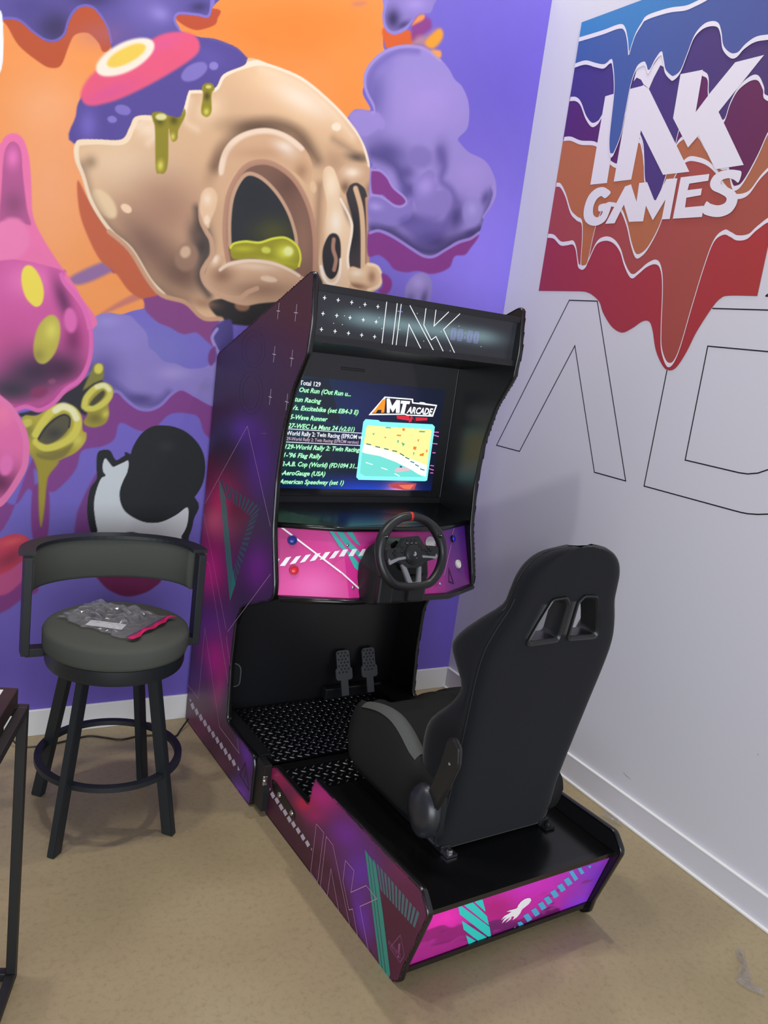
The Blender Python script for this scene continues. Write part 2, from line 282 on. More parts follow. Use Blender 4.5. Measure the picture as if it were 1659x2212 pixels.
[255,236,212],5.4,1,1,44],["F",[-1406,1812,-1414,1790,-1429,1774,-1448,1766,-1466,1768,-1481,1779,-1489,1797,-1489,1819,-1480,1840,-1466,1857,-1447,1865,-1429,1863,-1414,1852,-1406,1834],[160,124,104],10,0.9,1,44],["F",[-1435,1829,-1440,1820,-1447,1814,-1455,1811,-1463,1813,-1469,1818,-1472,1826,-1471,1835,-1467,1844,-1460,1850,-1451,1853,-1444,1852,-1438,1846,-1435,1838],[222,186,156],6.6,0.9,1,44],["S",[-1369,2140,-1330,2227,-1254,2297,-1159,2333,-1065,2318,-980,2246],[112,86,68],22.8,32.6,0.85,44,0],["S",[-1822,2045,-1791,1949,-1721,1864,-1648,1815,-1578,1723,-1509,1683,-1439,1662],[118,92,78],17.5,32.1,0.8,44,0],["S",[-1424,1987,-1409,1934,-1377,1892,-1373,1844,-1392,1792,-1393,1742,-1355,1694],[64,56,56],16.3,22.8,0.9,44,0],["S",[-959,2159,-951,2033,-939,1905,-922,1803],[150,112,90],18,25.2,0.8,44,0],["S",[-923,2333,-860,2314,-797,2294],[150,120,98],14.3,25.1,0.7,44,0],["S",[-1231,2498,-1075,2483,-945,2427,-846,2359],[255,228,200],19.6,26.2,0.7,44,0],["S",[-1651,2214,-1614,2238,-1573,2218,-1609,2165],[255,232,206],15,18.1,0.7,44,0],["S",[-1478,2337,-1489,2267,-1446,2247],[255,228,200],15.6,18.7,0.6,44,0],["S",[-1524,1670,-1577,1715,-1648,1807,-1721,1856,-1786,1935,-1820,2017,-1838,2056,-1844,2091,-1841,2115,-1829,2123,-1775,2138,-1694,2156,-1670,2203,-1653,2240,-1607,2252],[255,230,200],14.7,2.5,0.9,44,0],["S",[-1295,1620,-1347,1608,-1383,1617,-1439,1657,-1524,1670,-1577,1715,-1648,1807,-1721,1856],[206,158,128],15.7,2.6,0.95,-1,0],["S",[-1498,2280,-1486,2357,-1473,2367,-1396,2392,-1366,2446,-1291,2495,-1215,2521,-1078,2510,-959,2464,-874,2415,-804,2358,-763,2288,-755,2264],[255,236,214],10.9,2.3,0.95,44,0],["F",[-1352,1665,-1301,1689,-1211,1692,-1123,1748,-938,1836,-906,1734,-1071,1624,-1257,1601,-1295,1622,-1322,1627],[48,44,46],5.1,1,1,-1],["F",[-1193,1673,-1197,1664,-1206,1657,-1218,1654,-1231,1654,-1242,1658,-1250,1666,-1252,1675,-1248,1683,-1239,1690,-1227,1694,-1214,1694,-1203,1689,-1196,1682],[150,108,86],7.1,1,1,-1],["B",[-1370,1663,-1317,1661,-1372,1644],[168,124,100],0.8,44],["F",[-1604,2262,-1578,2274,-1545,2269,-1510,2273,-1496,2303,-1490,2282,-1510,2232,-1512,2201,-1527,2189,-1536,2203,-1544,2224,-1538,2120,-1546,2084,-1563,2077,-1578,2089,-1590,2214,-1599,2241],[150,138,40],3,1,1,-1],["B",[-1576,2247,-1560,2250,-1574,2229],[96,86,20],1,82],["B",[-1528,2258,-1513,2261,-1527,2243],[90,80,20],0.9,82],["B",[-1563,2103,-1552,2106,-1562,2085],[226,214,96],1,82],["B",[-1528,2205,-1520,2207,-1527,2194],[220,208,90],1,82],["F",[-1554,2263,-1555,2258,-1560,2253,-1567,2249,-1576,2247,-1583,2247,-1589,2250,-1591,2254,-1590,2259,-1585,2264,-1577,2268,-1569,2270,-1561,2270,-1556,2267],[240,236,170],4.6,0.9,1,-1],["F",[-1441,2383,-1430,2401,-1406,2406,-1396,2391,-1405,2370,-1400,2318,-1413,2296,-1432,2299,-1437,2317,-1434,2363],[150,138,40],3.1,1,1,-1],["B",[-1420,2362,-1409,2365,-1419,2348],[86,74,24],1,88],["B",[-1418,2312,-1408,2315,-1417,2300],[224,212,92],1,88],["F",[-1407,2396,-1408,2393,-1411,2390,-1415,2388,-1419,2387,-1423,2387,-1426,2388,-1427,2391,-1426,2394,-1424,2396,-1420,2398,-1416,2399,-1412,2399,-1409,2398],[220,210,120],3.2,1,1,-1],["F",[-871,2210,-850,2163,-834,2123,-799,2052,-796,2008,-803,1927,-785,1877,-738,1879,-711,1911,-743,2150,-783,2194],[64,58,60],3.7,1,1,-1],["B",[-799,2016,-758,2024,-788,1939],[34,34,38],0.9,-1],["S",[-806,2176,-773,2109,-752,2025,-732,1885],[226,186,150],22.4,3.7,1,-1,0],["S",[-751,2148,-732,2046,-714,1906],[196,150,122],17.1,3.8,1,-1,0],["F",[-885,2199,-882,2233,-853,2261,-793,2271,-745,2258,-721,2215,-732,2169,-745,2149,-766,2184,-799,2199,-832,2184,-848,2147,-868,2164],
[214,172,138],3.7,1,1,-1],["B",[-829,2232,-791,2239,-826,2211],[255,232,206],1,96],["B",[-740,2185,-719,2189,-736,2160],[150,110,84],0.9,96],["B",[-851,2172,-831,2176,-848,2151],[130,100,80],0.9,96],["F",[-951,2211,-934,2233,-909,2228,-881,2183,-857,2128,-807,2059,-797,2017,-801,1919,-783,1841,-790,1799,-852,1791,-895,1811,-923,1855,-930,1924,-920,2082,-945,2162],[244,208,172],3.6,1,1,-1],["B",[-911,2168,-882,2174,-904,2119],[255,230,200],1,100],["B",[-874,2038,-846,2043,-867,1987],[255,238,216],1,100],["B",[-935,2010,-918,2013,-914,1839],[190,146,116],0.7,100],["B",[-836,2097,-823,2103,-814,2051],[120,92,76],0.8,100],["B",[-903,1832,-883,1835,-899,1806],[255,240,224],0.8,100],["S",[-865,2126,-814,2062,-801,2016,-806,1918,-787,1849],[255,240,222],11.1,2.2,0.9,-1,0],["F",[-912,1883,-916,1935,-897,1986,-868,1996,-847,1973,-837,1913,-844,1850,-866,1824,-893,1838],[46,44,48],3.7,1,1,-1],["S",[-875,1973,-873,1938,-856,1901,-859,1861],[176,132,112],16.8,3.7,1,-1,0],["S",[-917,1865,-891,1816,-854,1808,-833,1843,-836,1904],[255,240,226],11.2,2.8,0.9,-1,0],["F",[-799,1865,-781,1886,-739,1884,-716,1910,-672,1908,-640,1871,-644,1825,-695,1801,-760,1808,-784,1827],[238,198,160],3.8,1,1,-1],["B",[-757,1863,-726,1868,-755,1847],[255,234,208],0.9,110],["B",[-687,1860,-668,1863,-683,1833],[170,124,98],0.9,110],["B",[-750,1814,-697,1814,-751,1801],[150,110,84],0.9,110],["S",[-710,1905,-668,1902,-645,1871,-651,1831,-696,1806],[252,220,186],11.7,2.9,1,-1,0],["F",[-1350,2097,-1357,2143,-1345,2200,-1311,2250,-1253,2289,-1184,2311,-1110,2307,-1041,2278,-1002,2233,-996,2185,-1007,2149,-1048,2174,-1107,2199,-1181,2203,-1242,2182,-1291,2140,-1321,2087,-1338,2035],[222,178,142],4.1,1,1,-1],["S",[-1351,2128,-1340,2193,-1302,2250,-1244,2288,-1174,2307,-1110,2301,-1050,2276],[252,226,204],26.2,6.6,0.9,115,0],["B",[-1114,2258,-1071,2250,-1123,2234],[255,236,220],1,115],["B",[-1210,2221,-1103,2244,-1208,2198],[206,160,126],0.8,115],["B",[-1040,2192,-1012,2198,-1037,2160],[176,132,100],0.8,115],["F",[-1306,1879,-1317,1967,-1313,2048,-1289,2117,-1250,2169,-1189,2194,-1124,2187,-1054,2148,-992,2068,-956,1963,-942,1861,-963,1788,-1087,1770,-1229,1783,-1286,1816],[132,96,82],2.5,1,1,-1],["B",[-1090,2133,-1044,2110,-1127,2081],[110,78,68],0.9,120],["B",[-1000,1939,-962,1945,-987,1828],[150,112,94],0.9,120],["S",[-1292,1824,-1310,1895,-1317,1967,-1313,2048,-1289,2117,-1250,2169,-1189,2194,-1124,2187,-1054,2148,-992,2068,-956,1963,-940,1835],[190,142,118],18.8,3.4,0.95,-1,0],["F",[-1292,1898,-1300,1962,-1298,2043,-1279,2103,-1251,2137,-1220,2143,-1173,2128,-1122,2085,-1074,2028,-1042,1966,-1028,1908,-1042,1880,-1236,1858,-1282,1867],[46,48,54],2.5,1,1,-1],["B",[-1127,1959,-1043,1974,-1122,1910],[84,84,40],0.8,124],["B",[-1230,2064,-1177,2075,-1224,2008],[40,44,52],0.8,124],["S",[-1291,1882,-1300,1962,-1298,2043,-1279,2103,-1251,2139,-1211,2142,-1163,2122,-1113,2083,-1069,2029,-1038,1966,-1028,1925],[206,164,136],13.6,2.6,1,-1,0],["F",[-1288,1874,-1275,1888,-1232,1904,-1178,1909,-1124,1935,-1078,1944,-1028,1925,-1006,1886,-1010,1851,-1037,1834,-1115,1847,-1190,1852,-1253,1838,-1280,1842],[158,152,40],2.6,1,1,-1],["B",[-1072,1893,-1035,1899,-1069,1864],[226,226,80],1,128],["B",[-1238,1878,-1194,1885,-1237,1867],[196,190,50],0.9,128],["B",[-1097,1854,-1011,1854,-1098,1844],[190,184,50],0.8,128],["F",[-1131,1889,-1133,1883,-1139,1879,-1146,1877,-1154,1877,-1162,1879,-1166,1883,-1168,1888,-1165,1893,-1160,1898,-1152,1900,-1144,1900,-1137,1898,-1132,1894],[214,214,90],5.3,1,1,-1],["F",
[-1040,1902,-1041,1894,-1045,1888,-1053,1883,-1061,1882,-1069,1884,-1075,1889,-1078,1896,-1077,1903,-1072,1910,-1065,1915,-1056,1916,-1048,1914,-1043,1909],[240,240,160],7.2,1,1,-1],["S",[-1288,1874,-1276,1891,-1232,1906,-1178,1911,-1124,1935,-1074,1945,-1026,1924,-1007,1886,-1010,1851],[222,222,70],8.5,2,1,-1,0],["F",[-1375,1770,-1350,1831,-1325,1843,-1306,1830,-1320,1795,-1287,1824,-1208,1847,-1115,1852,-1016,1824,-964,1797,-1034,1725,-1155,1691,-1209,1676,-1283,1683,-1347,1707,-1376,1736],[214,172,140],4.2,1,1,-1],["B",[-1309,1771,-1265,1778,-1306,1738],[150,110,88],0.9,135],["B",[-1187,1823,-1085,1831,-1187,1807],[240,208,180],0.9,135],["B",[-1160,1742,-1019,1762,-1156,1708],[160,122,100],0.9,135],["F",[-1093,1785,-1097,1780,-1107,1777,-1120,1775,-1135,1775,-1149,1777,-1158,1781,-1160,1786,-1157,1791,-1147,1795,-1134,1797,-1119,1796,-1105,1794,-1096,1790],[238,204,176],5.4,1,1,-1],["B",[-1340,1824,-1327,1822,-1346,1803],[252,226,200],1,135],["S",[-1320,1790,-1286,1816,-1207,1841,-1115,1845,-1046,1832,-1005,1817],[250,226,206],11.9,3.4,0.8,-1,0],["S",[-1170,1745,-1205,1726,-1230,1703,-1266,1696,-1321,1704,-1367,1730,-1386,1768,-1373,1803,-1355,1838,-1362,1886,-1383,1915,-1405,1951,-1412,2005],[210,166,138],17.8,3.2,0.95,-1,0],["F",[-1414,1989,-1413,2037,-1396,2062,-1371,2065,-1353,2041,-1356,2000,-1370,1957,-1376,1928,-1394,1941,-1407,1967],[240,200,164],4.9,1,1,-1],["B",[-1389,2026,-1372,2029,-1387,2004],[254,226,198],1,143],["F",[-1374,1957,-1375,1950,-1377,1944,-1381,1940,-1385,1939,-1390,1941,-1393,1946,-1394,1953,-1394,1960,-1392,1966,-1388,1970,-1383,1971,-1379,1968,-1376,1963],[252,224,196],5,1,1,-1],["F",[-973,2151,-971,2142,-972,2134,-976,2128,-981,2126,-987,2128,-993,2134,-997,2143,-999,2152,-998,2160,-994,2165,-989,2167,-983,2165,-977,2159],[236,198,160],5.4,1,1,-1],["F",[-729,2029,-703,2039,-648,2032,-576,2016,-500,1987,-427,1982,-352,2023,-278,2072,-200,2109,-203,2085,-227,2050,-252,2016,-303,2001,-324,1950,-401,1914,-474,1915,-529,1901,-587,1904,-626,1932,-670,1948,-716,1938],[136,60,140],5.8,1,1,-1],["F",[-645,1877,-617,1876,-593,1856,-592,1826,-613,1800,-649,1807,-632,1833],[140,58,140],6,1,1,-1],["F",[-771,2467,-777,2487,-805,2517,-823,2549,-825,2590,-803,2636,-759,2684,-699,2720,-630,2742,-569,2746,-503,2726,-457,2701,-423,2671,-384,2654,-347,2613,-330,2561,-331,2505,-367,2460,-353,2443,-304,2419,-233,2408,-190,2385,-149,2335,-137,2283,-153,2232,-179,2185,-194,2122,-235,2091,-306,2061,-352,2023,-398,1989,-456,1983,-517,2002,-577,2021,-635,2040,-684,2044,-722,2030,-737,2084,-753,2246,-744,2275,-761,2299,-794,2345,-847,2402,-869,2423,-853,2448,-817,2462],[158,140,214],2.8,1,1,-1],["B",[-768,2526,-711,2540,-753,2424],[112,100,176],0.9,149],["B",[-741,2648,-702,2688,-713,2631],[140,124,204],0.8,149],["B",[-536,2545,-385,2582,-520,2450],[172,148,224],1,149],["B",[-280,2332,-184,2351,-268,2270],[168,146,222],0.9,149],["B",[-687,2336,-590,2329,-700,2287],[96,84,152],1,149],["B",[-590,2280,-549,2288,-584,2247],[100,86,156],0.9,149],["B",[-436,2379,-401,2387,-427,2325],[110,96,168],0.9,149],["B",[-604,2108,-494,2112,-606,2074],[84,72,130],1,149],["B",[-423,2047,-329,2063,-416,2007],[64,54,104],1,149],["B",[-324,2159,-279,2161,-327,2094],[84,72,136],1,149],["B",[-189,2261,-167,2259,-199,2226],[96,84,150],0.9,149],["B",[-238,2109,-198,2128,-229,2096],[76,64,122],0.8,149],["S",[-711,2044,-629,2047,-563,2026,-503,2004,-430,1999,-374,2020,-307,2067,-230,2104,-196,2134],[62,52,104],30.9,27,0.9,149,0],["S",[-770,2499,-798,2545,-790,2609,-743,2665,-684,2705,-607,2725],
[118,102,184],18.3,16.5,0.8,149,0],["S",[-750,2317,-690,2314,-632,2288,-597,2239,-552,2220],[84,72,138],29.9,26.2,0.8,149,0],["S",[-446,2394,-416,2344,-420,2286,-364,2257,-334,2216],[104,90,164],23.9,23.9,0.8,149,0],["S",[-157,2297,-169,2235,-188,2172],[90,78,142],21.5,19.3,0.8,149,0],["F",[-478,2348,-488,2331,-508,2317,-533,2311,-559,2313,-579,2323,-591,2338,-591,2356,-581,2374,-562,2387,-537,2394,-512,2392,-491,2383,-479,2367],[134,118,192],15.9,0.9,1,149],["F",[-869,2423,-853,2448,-817,2462,-772,2466,-747,2469,-728,2456,-709,2439,-718,2413,-738,2411,-761,2390,-797,2371,-839,2393],[160,140,216],7.2,1,1,-1],["F",[-744,2133,-728,2163,-683,2175,-649,2173,-611,2152,-570,2154,-547,2187,-537,2149,-548,2107,-613,2072,-681,2071,-730,2085],[140,122,200],7.6,1,1,-1],["B",[-710,2128,-677,2129,-711,2111],[172,152,226],1,169],["F",[-553,2225,-538,2262,-508,2296,-482,2313,-455,2302,-455,2279,-434,2260,-435,2243,-392,2251,-365,2222,-365,2181,-409,2138,-451,2124,-511,2142,-539,2183],[142,124,200],7.9,1,1,-1],["B",[-493,2248,-454,2239,-512,2210],[172,150,228],1,171],["F",[-197,2203,-197,2178,-207,2155,-225,2141,-247,2137,-269,2144,-286,2161,-295,2185,-295,2210,-285,2232,-267,2247,-246,2251,-224,2244,-207,2227],[152,136,208],12.9,1,1,-1],["B",[-248,2203,-223,2207,-243,2174],[170,156,226],0.9,-1],["B",[-578,2209,-544,2216,-573,2176],[90,78,150],0.8,149],["F",[-589,2099,-523,2128,-394,2135,-354,2159,-352,2107,-394,2052,-462,2017,-523,2042,-570,2068],[98,84,160],23.7,0.7,1,149],["S",[-771,2467,-777,2487,-805,2517,-823,2549,-825,2590,-803,2636,-759,2684,-699,2720,-630,2742,-569,2746,-503,2726],[168,150,222],12.9,2.8,0.9,149,0],["F",[-745,2259,-709,2263,-673,2246,-641,2214,-589,2190,-572,2171,-604,2153,-646,2157,-683,2177,-730,2174],[136,62,142],3.8,1,1,-1],["S",[-745,2259,-709,2263,-673,2246,-641,2214,-589,2190,-572,2171,-590,2150,-624,2147,-660,2160,-696,2169,-735,2167],[172,148,224],9.4,2.8,0.95,-1,0],["S",[-721,2025,-683,2040,-634,2034,-576,2017,-516,1996,-455,1978,-405,1985,-352,2021,-291,2061,-234,2086,-197,2116],[160,138,216],11.6,2.9,0.95,-1,0],["S",[-179,2185,-153,2232,-143,2282,-156,2310],[170,148,226],12.9,4.3,0.8,149,0],["F",[-516,1796,-524,1842,-499,1887,-459,1911,-421,1905,-397,1872,-398,1812,-409,1786,-509,1773],[150,134,200],6.2,1,1,-1],["B",[-466,1868,-431,1874,-462,1839],[172,154,222],1,182],["B",[-427,1808,-410,1806,-433,1772],[92,80,140],0.9,182],["B",[-492,1799,-470,1802,-488,1775],[110,96,160],0.8,182],["F",[-647,2811,-619,2844,-573,2850,-561,2822,-584,2794,-613,2765,-638,2753],[142,62,140],11,1,1,-1],["F",[-647,2808,-626,2845,-601,2857,-599,2842,-629,2818],[244,150,80],7.4,1,1,-1],["F",[-615,2775,-577,2791,-541,2822,-514,2827,-505,2806,-525,2769,-556,2747,-597,2749,-636,2743],[180,130,150],14.9,1,1,-1],["F",[-579,2764,-551,2803,-521,2829,-504,2811,-519,2775,-549,2751],[244,160,50],9.4,1,1,-1],["F",[-548,2744,-508,2754,-499,2738,-511,2727],[246,160,90],7.6,1,1,-1],["F",[-769,2880,-568,2939,-564,2899,-576,2870,-621,2854,-648,2818,-670,2784,-711,2756,-743,2753,-767,2769,-778,2802,-778,2832],[142,124,200],2.7,1,1,-1],["B",[-732,2804,-701,2813,-727,2770],[60,50,100],1,191],["B",[-645,2881,-594,2896,-641,2856],[164,144,220],1,191],["B",[-685,2797,-659,2817,-676,2789],[72,62,118],0.9,191],["S",[-768,2875,-776,2832,-777,2802,-765,2771,-742,2755,-712,2758,-670,2786,-642,2820],[150,134,216],10.7,2.7,0.9,191,0],["F",[-909,2806,-886,2820,-850,2828,-866,2811,-893,2802],[210,130,110],10.4,0.8,1,-1],["F",[-2054,779,-2058,915,-1983,891,-1942,949,-1918,929,-1924,1023,-1870,940,-1822,974,-1785,1028,-1768,1093,-1699,1113,-1659,1142,-1642,1202,-1577,1179,-1524,1182,-1463,1246,-1386,1252,-1351,1237,-1322,1177,-1263,1163,-1279,1343,-1347,1327,-1421,1343,-1458,1323,-1508,1265,-1561,1256,-1615,1273,-1660,1317,-1685,1320,-1806,1238,-1924,1075,-2000,838],
[134,66,142],4.7,1,1,-1],["F",[-1926,950,-1875,951,-1872,767,-1919,768],[128,60,134],4.8,1,1,-1],["F",[-1772,1532,-1754,1564,-1716,1584,-1666,1585,-1631,1584,-1604,1562,-1570,1530,-1559,1484,-1540,1471,-1500,1438,-1456,1434,-1411,1420,-1356,1428,-1289,1448,-1274,1288,-1316,1296,-1375,1319,-1427,1342,-1463,1317,-1498,1277,-1540,1254,-1583,1259,-1627,1288,-1654,1312,-1680,1310,-1782,1343,-1787,1444],[146,130,204],3.1,1,1,-1],["B",[-1704,1555,-1660,1560,-1703,1535],[160,146,220],0.9,199],["B",[-1646,1511,-1590,1517,-1643,1465],[152,134,212],1,199],["B",[-1714,1380,-1654,1386,-1710,1313],[104,90,164],1,199],["B",[-1585,1361,-1553,1364,-1582,1329],[148,132,202],0.9,199],["B",[-1464,1398,-1399,1405,-1462,1372],[166,150,216],1,199],["B",[-1580,1292,-1522,1296,-1578,1271],[86,74,136],1,199],["B",[-1338,1361,-1304,1364,-1337,1339],[140,126,190],0.8,199],["S",[-1785,1414,-1739,1373,-1682,1342,-1628,1309,-1574,1282,-1520,1280,-1475,1322],[92,80,150],22,22,0.8,199,0],["S",[-1274,1288,-1316,1296,-1375,1322,-1427,1342,-1464,1320,-1499,1279,-1540,1256,-1583,1259,-1627,1288,-1654,1312,-1677,1313],[146,126,208],10.9,2.7,0.95,-1,0],["F",[-1332,1547,-1319,1586,-1259,1615,-1247,1491,-1294,1497,-1318,1516],[84,72,140],5.2,1,1,-1],["S",[-1299,1491,-1322,1527,-1327,1548,-1312,1576],[160,144,214],12.3,3.5,1,-1,0],["F",[-1336,1460,-1333,1493,-1312,1511,-1308,1463,-1323,1439],[120,64,130],5.3,1,1,-1],["F",[-1985,1210,-1925,1234,-1833,1308,-1782,1343,-1743,1367,-1700,1319,-1756,1231,-1775,1225,-1816,1253,-1846,1261,-1901,1221,-1957,1202],[46,44,56],4.6,1,1,-1],["F",[-1775,1318,-1745,1398,-1736,1406,-1716,1406,-1710,1381,-1713,1354,-1742,1336,-1770,1313],[138,132,64],4.8,1,1,-1],["F",[-1714,1387,-1717,1379,-1722,1373,-1729,1371,-1735,1372,-1741,1376,-1743,1384,-1743,1392,-1740,1399,-1735,1405,-1728,1407,-1722,1406,-1717,1402,-1714,1395],[222,212,90],4.8,1,1,-1],["F",[-1780,1261,-1769,1293,-1741,1326,-1712,1342,-1681,1331,-1674,1300,-1687,1268,-1683,1231,-1693,1198,-1728,1180,-1758,1184,-1769,1199,-1756,1226,-1776,1245],[170,158,60],4.8,1,1,-1],["B",[-1730,1212,-1699,1214,-1728,1191],[120,110,50],0.8,215],["B",[-1695,1230,-1684,1225,-1702,1216],[212,202,90],1,215],["S",[-1769,1251,-1764,1283,-1740,1316,-1711,1331,-1688,1320,-1686,1294,-1707,1266,-1737,1248,-1762,1246],[220,212,96],20.9,4.8,0.95,-1,0],["S",[-1731,1324,-1706,1332,-1688,1318],[244,240,190],16.1,4.8,0.9,-1,0],["F",[-1749,1268,-1734,1290,-1710,1313,-1702,1303,-1713,1281,-1737,1259,-1751,1258],[76,72,54],4.8,1,1,-1],["F",[-1972,1181,-1962,1207,-1924,1209,-1888,1237,-1846,1258,-1806,1248,-1780,1219,-1770,1167,-1757,1157,-1760,1125,-1788,1087,-1827,1064,-1865,1047,-1918,1055,-1943,1080,-1950,1136],[186,172,64],3.8,1,1,-1],["B",[-1871,1083,-1809,1098,-1866,1057],[130,120,56],0.9,221],["B",[-1950,1151,-1927,1153,-1949,1121],[140,132,60],0.9,221],["B",[-1785,1129,-1767,1120,-1796,1106],[216,206,96],1,221],["F",[-1919,1076,-1880,1070,-1838,1090,-1800,1118,-1827,1069,-1875,1050,-1904,1053],[128,116,58],6.3,0.8,1,-1],["S",[-1924,1143,-1904,1185,-1878,1223,-1845,1245,-1810,1238,-1789,1208,-1792,1166,-1815,1133,-1858,1105,-1896,1098,-1921,1117],[222,212,90],26.5,4.7,0.97,-1,0],["S",[-1864,1231,-1840,1246,-1810,1235,-1794,1208],[248,244,200],22,4.7,0.95,-1,0],["F",[-1917,1128,-1899,1165,-1867,1203,-1834,1220,-1815,1206,-1817,1170,-1849,1131,-1882,1111,-1906,1115],[92,86,66],4.7,1,1,-1],["B",[-1865,1151,-1836,1153,-1864,1130],[60,58,60],0.8,-1],["S",[-1915,1128,-1894,1168,-1862,1203,-1834,1218,-1816,1206,-1817,1175],
[50,52,58],6.3,2.3,1,-1,0],["F",[-1939,1189,-1938,1182,-1940,1176,-1946,1171,-1952,1167,-1959,1167,-1965,1170,-1969,1175,-1970,1181,-1967,1188,-1962,1193,-1955,1196,-1948,1196,-1942,1194],[208,198,90],4.6,1,1,-1],["F",[-1943,1080,-1914,1060,-1865,1052,-1845,1047,-1873,1004,-1881,972,-1886,865,-1894,811,-1903,865,-1912,998,-1928,1054],[164,150,52],4.7,1,1,-1],["F",[-2090,1536,-2094,1675,-2055,1681,-1867,1710,-1856,1678,-1816,1635,-1780,1585,-1760,1538,-1750,1484,-1754,1417,-1768,1365,-1791,1327,-1833,1293,-1856,1270,-1878,1243,-1916,1225,-1958,1237,-1995,1219,-2082,1267],[190,80,150],1.4,1,1,-1],["F",[-2093,1573,-2106,2041,-2067,2063,-2054,2087,-2028,2103,-2001,2092,-1981,2040,-1971,1957,-1964,1872,-1941,1818,-1895,1751,-1840,1684,-1800,1628,-1756,1524,-2090,1484],[244,120,176],2.8,1,1,-1],["S",[-2059,1826,-2056,1940,-2050,2040,-2031,2075,-2009,2055,-2000,1980,-1986,1883,-1970,1835],[120,60,90],4.2,2.1,0.5,-1,0],["F",[-2060,1833,-2057,1919,-2053,2039,-2030,2073,-2010,2062,-2000,1994,-1982,1883,-1970,1835,-2019,1840],[188,90,150],4.2,1,1,-1],["B",[-2029,2030,-2009,2034,-2028,1995],[240,120,190],1,236],["B",[-2021,1890,-1986,1897,-2019,1848],[150,74,120],0.9,236],["F",[-2059,1826,-2033,1845,-1998,1844,-1972,1805,-1974,1761,-2008,1718,-2056,1704,-2097,1719,-2099,1805],[246,132,186],8.4,0.9,1,-1],["F",[-2082,1287,-2094,1675,-1876,1708,-1860,1662,-1825,1624,-1794,1584,-1774,1526,-1766,1472,-1771,1416,-1783,1374,-1806,1346,-1848,1317,-1876,1284,-1907,1251,-1950,1253,-2000,1244],[214,92,164],2.9,1,1,-1],["B",[-1965,1657,-1884,1669,-1963,1595],[240,120,190],1,240],["B",[-1857,1609,-1836,1621,-1828,1539],[110,46,96],0.9,240],["B",[-2021,1453,-1949,1461,-2019,1386],[200,84,150],0.9,240],["B",[-1818,1481,-1784,1485,-1815,1421],[140,50,110],0.95,240],["B",[-1931,1360,-1811,1394,-1915,1287],[66,42,72],1,240],["B",[-2006,1293,-1923,1300,-2005,1249],[58,48,68],1,240],["B",[-1851,1377,-1789,1383,-1849,1337],[70,36,68],0.9,240],["S",[-1866,1690,-1856,1668,-1816,1630,-1785,1585,-1766,1532,-1758,1478,-1761,1417,-1776,1369,-1796,1337,-1833,1308,-1865,1264,-1888,1242,-1920,1227,-1958,1237,-1990,1225],[232,112,188],15,3,0.95,-1,0],["F",[-1809,1549,-1809,1530,-1813,1515,-1820,1505,-1830,1503,-1839,1509,-1847,1522,-1852,1540,-1852,1558,-1848,1573,-1841,1583,-1831,1585,-1822,1579,-1814,1566],[232,110,184],7.7,1,1,-1],["F",[-1894,1301,-1894,1292,-1900,1283,-1910,1275,-1921,1271,-1933,1270,-1942,1274,-1947,1280,-1947,1289,-1942,1298,-1932,1306,-1920,1310,-1908,1311,-1899,1307],[140,52,100],7.7,0.9,1,-1],["F",[-1868,1334,-1868,1329,-1871,1325,-1875,1322,-1881,1321,-1886,1321,-1890,1323,-1892,1327,-1892,1331,-1889,1335,-1884,1338,-1879,1340,-1874,1339,-1870,1337],[150,80,120],6.2,0.8,1,-1],["F",[-1864,1466,-1874,1430,-1891,1402,-1909,1388,-1927,1391,-1939,1410,-1944,1440,-1941,1477,-1931,1513,-1914,1540,-1896,1554,-1879,1552,-1866,1534,-1861,1503],[196,184,78],4.6,1,1,-1],["B",[-1890,1503,-1867,1501,-1894,1468],[226,216,96],1,252],["B",[-1928,1415,-1905,1417,-1927,1390],[160,148,66],0.9,252],["F",[-1925,1654,-1919,1625,-1921,1598,-1929,1581,-1943,1575,-1958,1583,-1974,1601,-1985,1628,-1990,1657,-1989,1682,-1981,1700,-1967,1706,-1952,1699,-1937,1680],[248,226,86],3.7,1,1,-1],["F",[-2066,705,-2083,1302,-2042,1271,-2004,1239,-1975,1196,-1952,1146,-1943,1090,-1946,1033,-1963,985,-1994,927,-2025,885,-2070,863],[236,112,176],2.4,1,1,-1],["B",[-2032,978,-1972,980,-2030,911],[104,40,84],1,256],["B",[-2031,1207,-1990,1210,-2029,1157],[250,130,178],0.9,256],["B",[-2016,1041,-1988,1042,-2014,994],
